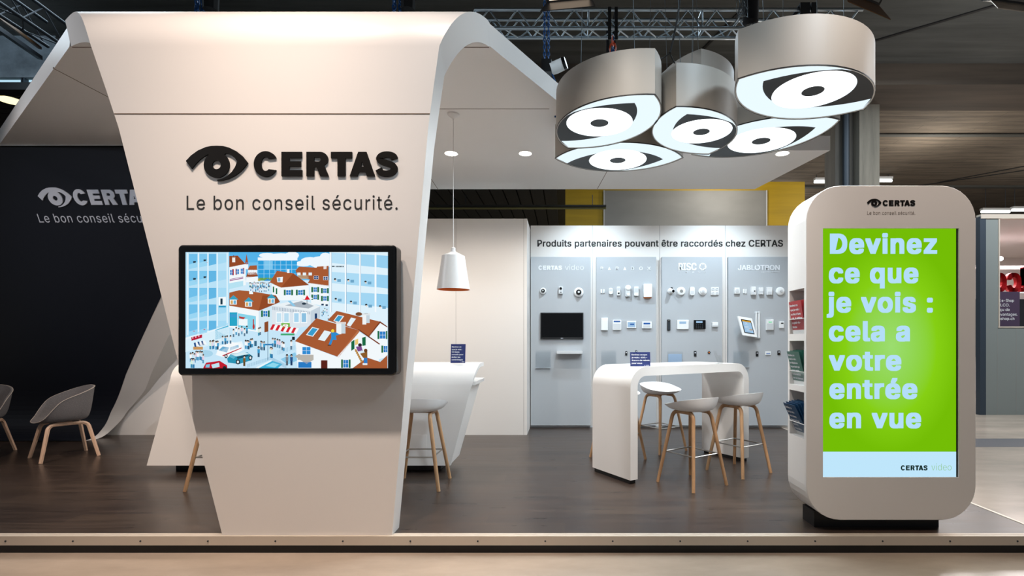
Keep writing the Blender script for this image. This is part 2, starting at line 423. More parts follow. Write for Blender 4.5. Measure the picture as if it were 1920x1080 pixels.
def heavy_logo(mb, width, cap, T, depth=0.0):
    """the wide, very heavy capitals of the emblem's name, letter by letter"""
    L = []
    o = _ell(.49, .5, .49, .53, 28, 332, 30); i = _ell(.49, .5, .185, .285, 332 - 20, 28 + 20, 26)
    L.append((0.0, [o + i]))
    L.append((1.138, [[(0, 0), (.85, 0), (.85, .255), (.325, .255), (.325, .395), (.80, .395), (.80, .615), (.325, .615), (.325, .745), (.84, .745), (.84, 1), (0, 1)]]))
    bowl = _ell(.56, .69, .335, .31, 90, -50, 14)
    hole = _ell(.51, .685, .08, .085, -90, 90, 8)
    L.append((2.163, [[(0, 0), (.32, 0), (.32, .37), (.42, .37), (.57, .0), (.92, 0), (.73, .44)] + bowl[::-1][2:] + [(0, 1), (0, .5), (.32, .6), (.32, .77)] + hole[::-1] + [(.32, .6), (0, .5)]]))
    L.append((3.171, [[(.27, 0), (.60, 0), (.60, .74), (.87, .74), (.87, 1), (0, 1), (0, .74), (.27, .74)]]))
    L.append((3.943, [[(0, 0), (.33, 0), (.385, .17), (.65, .17), (.705, 0), (1.04, 0), (.69, 1), (.35, 1), (.455, .39), (.515, .62), (.58, .39), (.455, .39), (.35, 1)]]))
    q, outl = _stroke([(.80, .70), (.74, .83), (.52, .895), (.29, .85), (.19, .72), (.29, .60), (.50, .53), (.70, .45), (.79, .30), (.70, .16), (.47, .105), (.25, .15), (.15, .30)], .125)
    L.append((4.984, []))
    sx, sy = width / (4.984 + .915), cap
    for x0, polys in L:
        for p in polys:
            pts = [((x0 + x) * sx, y * sy) for x, y in p]
            if depth > 0: mb.prism(pts, 0, depth, T)
            else: mb.face([T(x, y, 0) for x, y in pts])
    m = len(outl) // 2                                 # the S as a bent strip
    pt = [((4.984 + x) * sx, y * sy) for x, y in outl]; pt = pt[:m] + pt[m:][::-1]
    vs = [T(x, y, depth) for x, y in pt]; fs = [(i, i + 1, m + i + 1, m + i) for i in range(m - 1)]
    if depth > 0:
        vs += [T(x, y, 0) for x, y in pt]; o_ = 2 * m
        fs += [(i, i + 1, o_ + i + 1, o_ + i) for i in range(m - 1)] + [(m + i, m + i + 1, o_ + m + i + 1, o_ + m + i) for i in range(m - 1)]
        fs += [(0, m, o_ + m, o_), (m - 1, 2 * m - 1, o_ + 2 * m - 1, o_ + m - 1)]
    mb.add(vs, fs)
    return mb
def plogo(mb, x0, x1, base, cap, Y, depth=0.0):
    o = P(x0, base, Y); k = Y / F
    return heavy_logo(mb, (x1 - x0) * k, cap * k, lambda x, y, z: Vector((o.x + x, Y - z, o.z + y)), depth)

EYE_LID = [(700, 605), (720, 584), (745, 566), (775, 553), (795, 549), (815, 548), (838, 549), (862, 555), (888, 568), (912, 587), (932, 612),
           (920, 629), (905, 645), (885, 660), (860, 672), (838, 678), (818, 680), (816, 676), (836, 671), (855, 661), (872, 646), (884, 628), (892, 607),
           (884, 595), (872, 585), (860, 579), (848, 577), (840, 590), (790, 590), (784, 580), (768, 589), (752, 601), (738, 615), (722, 635)]
def eye_logo(mb, cx, cy, w, T, depth):
    """the eye emblem, centred at (cx, cy), w wide"""
    k = w / 232.0
    g = lambda p: (cx + (p[0] - 816) * k, cy - (p[1] - 614) * k)
    T2 = lambda x, y, z: T(x, y, z)
    mb.prism([g(p) for p in EYE_LID], 0, depth, T2)
    n = 40; ri, ro = 16 * k, 48 * k; c = g((815, 620))
    for k2 in range(n):
        a, b = 2 * PI * k2 / n, 2 * PI * (k2 + 1) / n
        q = [(c[0] + r * math.cos(t), c[1] + r * math.sin(t)) for r, t in ((ri, a), (ro, a), (ro, b), (ri, b))]
        mb.face([T2(x, y, depth * 1.01) for x, y in q])
        mb.face([T2(*q[0], 0), T2(*q[3], 0), T2(*q[3], depth * 1.01), T2(*q[0], depth * 1.01)])
        mb.face([T2(*q[1], 0), T2(*q[2], 0), T2(*q[2], depth * 1.01), T2(*q[1], depth * 1.01)])
    return mb
def plane_T(Y, x=0.0, z=0.0):
    return lambda a, b, d: Vector((x + a, Y - d, z + b))
# ================================================================== SETTING: hall
def wbox(name, m, x0, x1, y0, y1, z0, z1, parent=None):
    return MB().box(x0, x1, y0, y1, z0, z1).build(name, m, parent, smooth=False)

struct(wbox('floor_hall', M['hallfloor'], -30, 34, -6, 44, -0.32, -0.12))
struct(wbox('floor', M['deck'], -9.6, 3.40, 3.555, 8.12, -0.12, 0.0))
fb = MB(); fb.box(-9.6, 3.42, 3.53, 3.555, -0.062, 0.002)
fb.box(-9.6, 3.42, 3.555, 3.585, -0.001, 0.003)
front_trim = struct(fb.build('trim_1', M['alu'], smooth=False))
sc = MB()
for k in range(26):
    x = -8.6 + k * 0.47
    sc.lathe([(0.006, 0.0), (0.006, 0.003), (0.002, 0.0035)], 10, lambda a, b, c, x=x: Vector((x + a, 3.53 - c, -0.032 + b)))
sc.build('screw', M['darksteel'], front_trim)
struct(wbox('trim_2', M['alu'], 3.40, 3.425, 3.53, 8.12, -0.12, 0.003))
struct(wbox('floor_grating', M['darksteel'], 3.6, 30, 7.1, 7.7, -0.125, -0.118))
struct(wbox('baseboard_front', M['plinth'], -9.6, 3.40, 3.545, 3.554, -0.12, -0.062))

# hall ceiling and its beams
struct(wbox('ceiling', M['hallceil'], -30, 34, 13.6, 44, 8.6, 8.9))
struct(wbox('ceiling_front', M['concrete_d'], -30, 34, -6, 13.6, 8.6, 8.9))
struct(wbox('ceiling_beam', mat('brown_beam_concrete', '453c33', 0.9, noise=((0.3, 3, 3), 0.3, 6)), -8, 34, 13.2, 14.7, 8.05, 8.62))
for i, (x0, ya, x1, yb) in enumerate(((6.0, 13.2, 14.5, 7.2), (3.2, 13.2, 6.0, 4.0), (17.0, 23.0, 24.0, 15.5), (10.0, 28.0, 20.0, 21.0))):
    dx, dy = x1 - x0, yb - ya; l = math.hypot(dx, dy); nx, ny = -dy / l * 0.035, dx / l * 0.035
    b = MB(); b.prism([(x0 + nx, ya + ny), (x1 + nx, yb + ny), (x1 - nx, yb - ny), (x0 - nx, ya - ny)], 8.575, 8.62, lambda x, y, z: Vector((x, y, z)))
    struct(b.build('ceiling_joint', M['cable'], smooth=False))
for i, (y, h) in enumerate(((17.6, 0.05), (23.5, 0.08))):
    struct(wbox('ceiling_rib', M['concrete_d'], 1, 34, y, y + 0.22, 8.6 - h, 8.62))
col = MB(); col.box(P(1600, 0, 14.6).x, P(1637, 0, 14.6).x, 14.3, 15.2, -0.12, 8.1)
column = thing('concrete_column', 'square board marked concrete column behind the freestanding display kiosk', 'column', (P(1596, 0, 14.6).x, 14.7, -0.12))
def rel(o, parent):                                   # keep a world-space mesh in place under a thing
    o.parent = parent
    o.matrix_parent_inverse = (Matrix.Translation(parent.location) @ Matrix.Rotation(parent.rotation_euler.z, 4, 'Z')).inverted()
    return o
rel(col.build('shaft', M['concrete_c'], smooth=False), column)
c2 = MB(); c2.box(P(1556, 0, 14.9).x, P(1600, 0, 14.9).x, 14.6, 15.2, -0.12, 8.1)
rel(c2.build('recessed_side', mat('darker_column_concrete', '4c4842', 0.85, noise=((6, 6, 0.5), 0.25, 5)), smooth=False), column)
pp = MB(); pp.tube([(P(1588, 0, 14.4).x, 14.45, -0.1), (P(1588, 0, 14.4).x, 14.45, 8.1)], 0.09, 10)
rel(pp.build('drain_pipe', M['darksteel']), column)

# back wall of the hall: yellow blockwork with a grey sheet, dark slatted soffit left of it
YB = 20.0
ybw = struct(wbox('wall_back', M['yellow'], P(1058, 0, YB).x, P(1509, 0, YB).x, YB, YB + 0.4, -0.12, 7.66))
g = MB(); g.box(P(1133, 0, YB).x, P(1437, 0, YB).x, YB - 0.05, YB + 0.02, -0.12, 7.3)
struct(g.build('wall_back_sheet', M['greyscreen'], smooth=False))
struct(wbox('trim_3', M['plastic2'], P(1435.5, 0, YB).x, P(1437, 0, YB).x, YB - 0.09, YB - 0.05, -0.12, 7.3))
struct(wbox('trim_4', M['plastic2'], P(1131.5, 0, YB).x, P(1133, 0, YB).x, YB - 0.09, YB - 0.05, -0.12, 7.3))
struct(wbox('wall_back_return', mat('dark_olive', '6a5a08', 0.7), P(1044, 0, YB).x, P(1058, 0, YB).x, YB, YB + 0.4, -0.12, 7.66))  # darker olive strip at the end of the yellow wall
struct(wbox('wall_far', M['concrete_d'], -30, 34, 34, 34.3, -0.12, 8.7))
sl = MB()
for k in range(46):
    x = -13.5 + k * 0.29
    sl.box(x, x + 0.26, 9.2, 19.9, 4.58, 4.64)
struct(sl.build('ceiling_soffit', M['darkslat'], smooth=False))
struct(wbox('ceiling_soffit_cover', M['plinth'], -14, 0, 9.2, 19.9, 4.66, 4.8))
struct(wbox('wall_back_left', M['plinth'], -14, P(1044, 0, YB).x, 19.95, 20.3, -0.12, 8.6))
t = thing('soffit_tube_light', 'unlit fluorescent batten under the dark slatted soffit behind the white wall', 'light', (-2.2, 11.2, 4.3))
b = MB(); b.tube([(-3.4, 0, 0), (3.1, 0, 0)], 0.022, 8); b.build('tube', mat('unlit_tube', '6f6a42', 0.3), t)
b = MB(); b.box(-3.4, 3.1, -0.03, 0.03, 0.03, 0.07); b.build('batten', M['darkslat'], t)
b = MB()
for x in (-3.0, 0.0, 2.8): b.tube([(x, 0, 0.05), (x, 0, 0.30)], 0.008, 6)
b.build('hanger', M['darksteel'], t)

# left wall of the hall with a strip of daylight
YL = 12.0
lw = MB(); lw.box(-30, P(104, 0, YL).x, YL, YL + 0.4, P(0, 145, YL).z, 8.62); struct(lw.build('wall_left_hall', M['concrete_w'], smooth=False))
struct(wbox('window_1', M['sky'], -30, P(104, 0, YL).x, YL + 0.12, YL + 0.16, P(0, 154, YL).z, P(0, 145, YL).z))
wf = MB()
for px in (38, 43, -60, -160): wf.box(P(px, 0, YL).x - 0.012, P(px, 0, YL).x + 0.012, YL + 0.02, YL + 0.12, P(0, 154, YL).z, P(0, 145, YL).z)
struct(wf.build('trim_5', M['darksteel'], smooth=False))
struct(wbox('wall_left_dark', M['plinth'], -30, P(104, 0, YL).x, YL, YL + 0.3, P(0, 168, YL).z, P(0, 154, YL).z))
s2 = MB()
for k in range(32): s2.box(-30, -9.5, 12.35 + k * 0.3, 12.35 + k * 0.3 + 0.27, 7.45, 7.5)
struct(s2.build('ceiling_soffit_left', M['darkslat'], smooth=False))
struct(wbox('wall_left_far', M['plinth'], -30.2, -9.0, 22.0, 22.3, -0.12, 7.6))
t = thing('round_ceiling_lamp', 'glowing round lamp set in the dark slatted ceiling at far left', 'light', tuple(P(19, 187, 12.74)))
MB().lathe([(0.25, -0.03), (0.25, 0.0), (0.0001, 0.0)], 24).build('diffuser', emit('warm_lamp_glass', 'fff2b8', 1.6), t)
MB().lathe([(0.25, -0.01), (0.29, -0.01), (0.29, 0.02), (0.25, 0.02)], 24, caps=False).build('rim', M['darksteel'], t)

# ================================================================== trusses
def truss(name, label, A, B, a_h, a_v, rc, rb, step, group=None, mt='trussalu'):
    A, B = Vector(A), Vector(B); d = (B - A); L = d.length; d.normalize()
    h = d.cross(Vector((0, 0, 1))).normalized() * -1; up = h.cross(d).normalized()
    if up.z < 0: up = -up
    t = thing(name, label, 'truss', tuple(A), 0, group)
    off = [h * 0, h * a_h, up * a_v, h * a_h + up * a_v]
    for o in off:
        MB().tube([o, o + d * L], rc, 10).build('chord', M[mt], t)
    n = int(L / step)
    br = []
    for k in range(n):
        s0, s1 = d * (k * step), d * ((k + 1) * step)
        for (p, q) in ((off[0], off[2]), (off[1], off[3]), (off[0], off[1])):
            if k % 2: p, q = q, p
            br.append((p + s0, q + s1))
    for k in range(0, n + 1, 8):
        s = d * (k * step)
        for p, q in ((0, 2), (1, 3), (0, 1), (2, 3)): br.append((off[p] + s, off[q] + s))
    for p, q in br[:98]: MB().tube([p, q], rb, 6).build('brace', M[mt], t)
    return t
YT = 7.3
zt = CAMZ + (640 - 53) * YT / F; dz = 35 * YT / F
truss('lighting_truss', 'horizontal silver box truss hanging above the cluster of eye lamps', (P(890, 53, YT).x, YT, zt), (P(1618, 53, YT).x, YT, zt), 0.235, dz, 0.025, 0.0105, 0.205, 'silver trusses')
truss('lighting_truss', 'dark diagonal box truss under the hall roof at top left corner', tuple(P(-60, -35, 7.2)), tuple(P(128, 92, 9.2)), 0.3, 0.42, 0.028, 0.012, 0.5, 'silver trusses', 'darksteel')
t = thing('roof_girder', 'grey steel girder slanting under the dark roof at far left', 'girder', tuple(P(-30, 35, 9.0)))
a, b2 = P(-30, 35, 9.0), P(75, 108, 11.5)
rel(MB().tube([a, b2], 0.06, 4).build('beam', M['darksteel']), t)
rel(MB().tube([a + Vector((0, 0, 0.22)), b2 + Vector((0, 0, 0.22))], 0.04, 4).build('flange', M['copper']), t)

# ================================================================== white ribbon: tower, arch and canopy
ZT, ZB = 3.85, 3.674
canopy = thing('canopy_tower', 'white tapering front tower bending over into the canopy, big black eye emblem on it', 'display tower', (-1.85, 3.62, 0))
YF, YC = 3.55, 3.976
lz = lambda z: -2.403 - 0.2545 * z - (0.0 if z < 2.9 else 0.09 * (z - 2.9))
rz_ = lambda z: -1.2145 + 0.0889 * z + (0.0 if z < 2.9 else 0.05 * (z - 2.9))
st = []
for k in range(13):
    z = 3.43 * k / 12
    st.append((YF, z, YF + 0.15, min(z, 3.3 * k / 12), lz(z), rz_(z)))
XL0, XR0 = lz(3.43), rz_(3.43)
for k in range(1, 19):
    th = R(90 * k / 18); f = k / 18
    yo, zo = YF + 0.38 * (1 - math.cos(th)), 3.43 + 0.42 * math.sin(th)
    yi, zi = YF + 0.15 + 0.276 * (1 - math.cos(th)), 3.30 + (ZB - 3.30) * math.sin(th)
    st.append((yo, zo, yi, zi, XL0 + (-3.88 - XL0) * (0.35 * f + 0.65 * f ** 2.0), XR0 + (-0.60 - XR0) * f))
st.append((YC, ZT, YC, ZB, -3.89, -0.59))
rings = [[(xl, yo, zo), (xr, yo, zo), (xr, yi, zi), (xl, yi, zi)] for yo, zo, yi, zi, xl, xr in st]
rel(MB().loft(rings).build('tower_panel', M['tower'], angle=30), canopy)
poly = [(-0.59, YC), (0.64, 6.14), (3.21, 6.14), (2.88, 7.71), (-3.5, 7.71), (-4.0, 5.99), (-6.70, 5.99), (-3.89, YC)]
rel(MB().prism(poly, ZB, ZT, lambda x, y, z: Vector((x, y, z))).build('canopy_slab', M['tower'], smooth=False), canopy)
jm = lambda: rel(sm.build('panel_joint', M['seam'], smooth=False), canopy)
sm = MB(); z = CAMZ + (640 - 213.5) * YF / F
sm.box(lz(z), rz_(z), YF - 0.0015, YF + 0.01, z - 0.004, z + 0.004); jm()
def ceil_line(x0, y0, x1, y1, w=0.004):
    dx, dy = x1 - x0, y1 - y0; l = math.hypot(dx, dy); nx, ny = -dy / l * w, dx / l * w
    global sm
    sm = MB(); sm.prism([(x0 + nx, y0 + ny), (x1 + nx, y1 + ny), (x1 - nx, y1 - ny), (x0 - nx, y0 - ny)], ZB - 0.0012, ZB + 0.01, lambda x, y, z: Vector((x, y, z))); jm()
def cz(px, py):                                       # the point of the canopy's underside seen there
    Y = (ZB - CAMZ) * F / (640 - py); return ((px - 1060) * Y / F, Y)
ceil_line(-3.88, YC + 0.01, -0.6, YC + 0.01)
ceil_line(*cz(815, 204), *cz(1030, 204)); ceil_line(*cz(808, 335), *cz(822, 356)); ceil_line(*cz(1150, 300), *cz(1120, 354))
ceil_line(*cz(100, 128), *cz(205, 183))
# lettering on the tower
YW = YF - 0.001
b = MB(); eye_logo(b, 0, 0, (466 - 350) * YW / F, (lambda o: lambda x, y, z: Vector((o.x + x, YW - z, o.z + y)))(P(408, 307, YW)), 0.009)
o = rel(b.build('eye_emblem', M['black'], angle=25), canopy); o['label'] = 'black raised eye emblem'
b = MB(); plogo(b, 477, 745.5, 331, 45.5, YW, 0.009)
o = rel(b.build('logo_lettering', M['black'], smooth=False), canopy); o['label'] = 'raised black letters CERTAS'
for wd, wa, wb in word_spans('Le bon conseil sécurité.', 350, 745.5, 0.0, 1.08):
    b = MB(); ptext(b, wd, wa, wb, 393, 26, YW, bold=0.0, depth=0.001, ref='L', space=1.08)
    o = rel(b.build('slogan_lettering', M['ink'], smooth=False), canopy); o['label'] = 'thin black slogan lettering'

# recessed downlights in the canopy
def downlight(px, py, label, power=60):
    x, y = cz(px, py)
    t = thing('downlight', label, 'ceiling light', (x, y, ZB), 0, 'recessed downlights under the canopy')
    MB().lathe([(0.075, 0.0), (0.088, -0.004), (0.088, 0.0), (0.075, 0.002)], 28, caps=False).build('rim', M['white'], t)
    MB().lathe([(0.0001, -0.002), (0.076, -0.002), (0.076, 0.0), (0.0001, 0.0)], 28, caps=False).build('glass', M['lens'], t)
    spot('downlight_or_added_beam', (x, y, ZB - 0.03), (x, y + 0.05, 0), power, NEUT, 125, 0.9, 0.05)
downlight(846, 288, 'recessed round downlight in the canopy, above the white pendant lamp', 95)
downlight(985, 288, 'recessed round downlight in the canopy, right of the pendant lamp cord', 95)
downlight(1467, 288, 'recessed round downlight at the right edge of the canopy beside the eye lamps', 95)

# ================================================================== navy wall: leaning ribbon sheet that sweeps onto the floor
lean = lambda z: 6.0 + 0.367 * (3.67 - z)
def bez(p, n):
    o = []
    for k in range(n + 1):
        t = k / n; u = 1 - t
        o.append(tuple(u ** 3 * p[0][i] + 3 * u * u * t * p[1][i] + 3 * u * t * t * p[2][i] + t ** 3 * p[3][i] for i in (0, 1)))
    return o
def edge_x(z):
    pts = [(0, -6.53), (0.1, -6.53), (0.35, -6.44), (0.99, -6.03), (1.92, -5.31), (3.70, -3.93)]
    for (a, xa), (b2, xb) in zip(pts, pts[1:]):
        if z <= b2: return xa + (xb - xa) * max(0, (z - a)) / (b2 - a)
    return pts[-1][1]
front = [(lean(z), z) for z in (3.66, 3.0, 2.4, 1.8, 1.3, 0.9)] + bez([(lean(0.75), 0.75), (lean(0.3), 0.30), (7.22, 0.012), (6.87, 0.012)], 16)
back = [(lean(z) + 0.2, z) for z in (3.66, 3.0, 2.4, 1.8, 1.3, 0.9)] + [(min(y, 7.33), z) for y, z in bez([(lean(0.75) + 0.2, 0.75), (7.40, 0.32), (7.36, 0.001), (7.0, 0.001)], 16)]
n = len(front)
fr = MB(); bk = MB()
fl = [[(-8.5, y, z), (edge_x(z), y, z)] for y, z in front]
for k in range(n - 1): fr.add([fl[k][0], fl[k][1], fl[k + 1][1], fl[k + 1][0]], [(0, 1, 2, 3)])
nav = fr.build('wall_left', M['navy'], angle=40); struct(nav)
rings = []
for k in range(n):
    (yf, zf), (yb, zb) = front[k], back[k]
    w = 0.17 * min(1, max(0, (zf - 0.05) / 0.6)) + 0.02
    rings.append([(-8.5, yf + 0.004, zf - (0.004 if zf < 0.3 else 0)), (edge_x(zf), yf + 0.0035, zf - (0.0035 if zf < 0.3 else 0)), (edge_x(zb) + w, yb, zb), (-8.5, yb, zb)])
bb = MB()
bb.loft(rings); o = bb.build('ribbon_edge', M['tower'], nav, angle=40); o['label'] = 'white edge and back of the navy wall'
# lettering on the leaning wall
def navy_T(px, py):
    """frame whose origin is the wall point seen at that place"""
    kz = (640 - py) / F
    Y = (6.0 + 0.367 * (3.67 - CAMZ)) / (1 + 0.367 * kz)
    o = P(px, py, Y); up = Vector((0, -0.367, 1)).normalized(); nrm = Vector((0, -1, -0.367)).normalized()
    return (lambda x, y, z: o + Vector((x, 0, 0)) + up * y + nrm * (z + 0.002)), Y
T, Y = navy_T(105, 370)
b = MB(); eye_logo(b, 0, 0, 63 * Y / F, T, 0.012); o = b.build('eye_emblem', M['silverink'], nav, angle=25); o['label'] = 'silver eye emblem'
T, Y = navy_T(144, 384)
b = MB(); heavy_logo(b, 150 * Y / F, 26 * Y / F * 1.05, T, 0.012); o = b.build('logo_lettering', M['silverink'], nav, smooth=False); o['label'] = 'silver letters CERTAS'
T, Y = navy_T(75, 417)
b = MB(); text(b, 'Le bon conseil sécurité.', 232 * Y / F, 15 * Y / F * 1.05, T, 0.0, 0.003, 'L', 1.08); b.build('slogan_lettering', M['silverink'], nav, smooth=False)

# ================================================================== white storage wall and partner wall
YS = 7.36
ws = struct(wbox('wall_center', M['wallwhite'], -8.6, -0.557, YS, 8.1, 0.0, P(0, 410, YS).z))
gj = mat('grey_joint', '9a9590', 0.8)
for px in (855, 562, 982):
    j = MB(); j.box(P(px, 0, YS).x - 0.002, P(px, 0, YS).x + 0.002, YS - 0.001, YS + 0.01, 0.0, P(0, 410, YS).z); j.build('panel_joint', gj, ws, smooth=False)
YP = 8.02
ZP = P(0, 423, YP).z
wp = struct(wbox('wall_right', M['wallwhite'], -0.55, 3.62, YP, 8.12, -0.12, ZP))
gj = mat('grey_joint_dark', '85827f', 0.8)
for px in (1111, 1237, 1360):
    j = MB(); j.box(P(px, 0, YP).x - 0.0025, P(px, 0, YP).x + 0.0025, YP - 0.001, YP + 0.01, 0.0, ZP); j.build('panel_joint', gj, wp, smooth=False)
struct(wbox('baseboard_back', M['plastic2'], -0.55, 3.62, YP - 0.012, YP, 0.0, 0.025))
for wd, wa, wb in word_spans('Produits partenaires pouvant être raccordés chez CERTAS', 1007.5, 1468, 0.021, 1.04):
    b = MB(); ptext(b, wd, wa, wb, 462.5, 12.5, YP - 0.002, bold=0.021, depth=0.002, ref='P', space=1.04)
    o = b.build('heading_lettering', M['ink'], wp, smooth=False); o['label'] = 'black heading lettering'
spot('partner_wall_fill', (0.4, 6.9, 3.6), (0.5, 8.0, 1.6), 150, COOL, 110, 0.9, 0.08)  # this pair is added fill on the partner wall, without fixtures
spot('partner_wall_fill', (2.4, 6.9, 3.6), (2.3, 8.0, 1.6), 150, COOL, 110, 0.9, 0.08)

YQ = 7.955                                            # face of the grey display panels
def panel(x0, x1, label):
    a, c = P(x0, 481.5, YQ), P(x1, 798, YQ)
    t = thing('display_board', label, 'display panel', ((a.x + c.x) / 2, YP, c.z), 0, 'grey display panels on the partner wall')
    w, h = c.x - a.x, a.z - c.z
    b = MB(); rbox(b, w, h, YP - YQ - 0.001, 0.004, 0.003, FM, 0, h / 2); b.build('board', M['panel'], t)
    return t
pa = panel(995, 1107.5, 'grey display panel headed with white letters video, holding the small black monitor')
b = MB(); plogo(b, 1009.5, 1053.5, 506, 8, YQ - 0.001, 0.002); rel(b.build('logo_lettering', M['whiteink'], smooth=False), pa)
b = MB(); ptext(b, 'video', 1059.5, 1094.5, 506, 9.5, YQ - 0.001, -0.008, 0.002, 'd'); rel(b.build('thin_lettering', M['whiteink'], smooth=False), pa)
pb = panel(1118, 1230.5, 'grey display panel with widely spaced white letters and triangles as its heading')
b = MB()
for ch, x0, x1 in (('P', 1126, 1131), ('R', 1154.5, 1160), ('D', 1183.5, 1189), ('O', 1198.5, 1205), ('X', 1213.5, 1220)):
    ptext(b, ch, x0, x1, 506.5, 6.3, YQ - 0.001, 0.02, 0.002, 'H')
for x in (1142.5, 1171.5):
    b.prism([tuple(P(x - 3, 506.5, YQ).xz), tuple(P(x + 3, 506.5, YQ).xz), tuple(P(x, 500, YQ).xz)], YQ - 0.003, YQ - 0.001, lambda a, c, y: Vector((a, y, c)))
rel(b.build('logo_lettering', M['whiteink'], smooth=False), pb)
pc = panel(1241, 1354.5, 'grey display panel headed with bold white letters ending in a swirl')
b = MB(); ptext(b, 'RISC', 1272, 1306, 507, 14, YQ - 0.001, 0.03, 0.002, 'I')
rel(b.build('logo_lettering', M['whiteink'], smooth=False), pc); b = MB()
c = P(1317.5, 500, YQ); k = YQ / F
for q in range(5):
    pts = []
    for u in range(9):
        an = 2 * PI * q / 5 + u * 0.19; pts.append((c.x + 7 * k * math.cos(an), c.z + 7 * k * math.sin(an)))
    for u in range(8, -1, -1):
        an = 2 * PI * q / 5 + u * 0.19 + 0.75; rr = 2.4 + 0.4 * (8 - u) * 0.9; pts.append((c.x + rr * k * math.cos(an), c.z + rr * k * math.sin(an)))
    b.prism(pts, YQ - 0.003, YQ - 0.001, lambda a, z, y: Vector((a, y, z)))
rel(b.build('logo_swirl', M['whiteink'], smooth=False), pc); b = MB()
for ch, x in zip('GROUP', (1272, 1285, 1298, 1309, 1320)): ptext(b, ch, x, x + 3.4, 511.6, 2.2, YQ - 0.001, 0.02, 0.002)
rel(b.build('caption_lettering', M['whiteink'], smooth=False), pc)
pd = panel(1365.5, 1478, 'grey display panel beside the kiosk, headed with white outlined capital letters')
b = MB(); ptext(b, 'JABL', 1383.5, 1415, 506.5, 9.5, YQ - 0.001, 0.02, 0.002); ptext(b, 'TRON', 1425.5, 1462, 506.5, 9.5, YQ - 0.001, 0.02, 0.002)
c = P(1420, 501.5, YQ)
ring = [(r, a) for r in (5.2, 3.0) for a in range(0)]
for u in range(20):
    a0, a1 = R(120 + u * 16.5), R(120 + (u + 1) * 16.5)
    b.prism([(c.x + r * k * math.cos(a), c.z + r * k * math.sin(a)) for r, a in ((5.2, a0), (5.2, a1), (3.0, a1), (3.0, a0))], YQ - 0.003, YQ - 0.001, lambda a, z, y: Vector((a, y, z)))
rel(b.build('logo_lettering', M['whiteink'], smooth=False), pd); b = MB()
ptext(b, 'CREATIVE ALARMS', 1427, 1462, 511, 1.8, YQ - 0.001, 0.0, 0.001)
rel(b.build('logo_lettering', M['whiteink'], smooth=False), pd)
# ================================================================== television on the tower
YTV = 3.42
kt = YTV / F
ctr = P(538, 581.5, YTV)
tv = thing('television', 'big wall mounted flat screen on the white tower showing a cartoon town', 'television', (ctr.x, YF, ctr.z))
b = MB(); rbox(b, 410 * kt, 245 * kt, 0.10, 0.03, 0.008, lambda x, y, z: Vector((x, -0.03 - z, y))); b.build('casing', M['gloss_black'], tv)
b = MB(); b.box(-0.3, 0.3, -0.03, -0.001, -0.2, 0.2); b.build('wall_mount', M['darksteel'], tv, smooth=False)
b = MB(); rbox(b, 398 * kt, 233 * kt, 0.0012, 0.025, 0.0004, lambda x, y, z: Vector((x, -0.1301 - z, y))); b.build('bezel_glass', mat('black_glass', '050505', 0.06), tv)
pic = MB(); LAYER = [0]
def nl(): LAYER[0] += 1
def TVp(cx, cy):
    cx = min(max(cx, 110), 1572); cy = min(max(cy, 127), 966)
    x, y = 320 + cx / 3.857 - 538, 440 + cy / 3.857 - 581.5
    return Vector((x * kt, -0.1320 - LAYER[0] * 0.00016, -y * kt))
def G(col, *pts): pic.face([TVp(*p) for p in pts], lin(col))
def Rr(col, x0, y0, x1, y1): G(col, (x0, y0), (x1, y0), (x1, y1), (x0, y1))
def El(col, x, y, rx, ry, n=12): G(col, *[(x + rx * math.cos(2 * PI * k / n), y + ry * math.sin(2 * PI * k / n)) for k in range(n)])
Rr('8fd0f2', 110, 127, 1572, 966); nl()
Rr('55b4ea', 425, 127, 1150, 200); Rr('6cc0ee', 425, 200, 1150, 330); Rr('cfeafa', 425, 330, 1150, 640); Rr('c6e6f8', 110, 640, 1572, 966); nl()
for x, y, rx, ry in ((700, 150, 60, 18), (800, 165, 120, 30), (880, 150, 50, 30), (1010, 190, 70, 28), (1090, 200, 90, 45), (1120, 160, 40, 30), (960, 210, 60, 20)): El('eef8fe', x, y, rx, ry)
nl()
# far glass block
Rr('f0f8fd', 632, 165, 918, 188); Rr('2f9fdc', 635, 186, 915, 320); nl()
for k in range(1, 7): Rr('a8daf4', 635 + k * 40, 186, 638 + k * 40, 318)
for k in range(1, 4): Rr('a8daf4', 635, 186 + k * 32, 915, 189 + k * 32)
Rr('7ec7ee', 680, 190, 740, 250); Rr('c0a040', 560, 318, 650, 335); Rr('6ba050', 640, 312, 740, 332); nl()
# left glass tower
G('b9e2f7', (110, 127), (424, 127), (424, 652), (110, 745)); nl()
cols = [(135, 196), (210, 266), (278, 332), (346, 405)]
rows = [(140, 250), (262, 372), (385, 492), (505, 612), (622, 735)]
for i, (x0, x1) in enumerate(cols):
    for j, (y0, y1) in enumerate(rows):
        s = (i * 12)
        G(('6fbfea', '7cc7ee', '62b6e4', 'a6daf4')[i], (x0, y0), (x1, y0), (x1, y1 - s - 14), (x0, y1 - s))
nl()
for i, (x0, x1) in enumerate(cols[:2]):
    for j, (y0, y1) in enumerate(rows):
        s = i * 12
        G('9ad6f3', (x0, y1 - s - 34), (x1, y1 - s - 52), (x1, y1 - s - 14), (x0, y1 - s))
        if j < 2: Rr('26343e', x0 + 30, y1 - s - 58, x0 + 50, y1 - s - 44)
        Rr('c02430', x0 + 46 - j * 4, y1 - s - 40, x0 + 58 - j * 4, y1 - s - 34)
G('e6f5fc', (110, 745), (424, 652), (424, 664), (110, 760))
for x in (126, 203, 272, 339, 411): Rr('e6f5fc', x - 4, 130, x + 4, 730 - (x - 110) * 0.3)
Rr('f2fafd', 348, 452, 402, 515); Rr('2a98c4', 350, 512, 402, 526); nl(); Rr('203848', 362, 462, 378, 505); Rr('2a5aa8', 366, 470, 372, 490); nl()
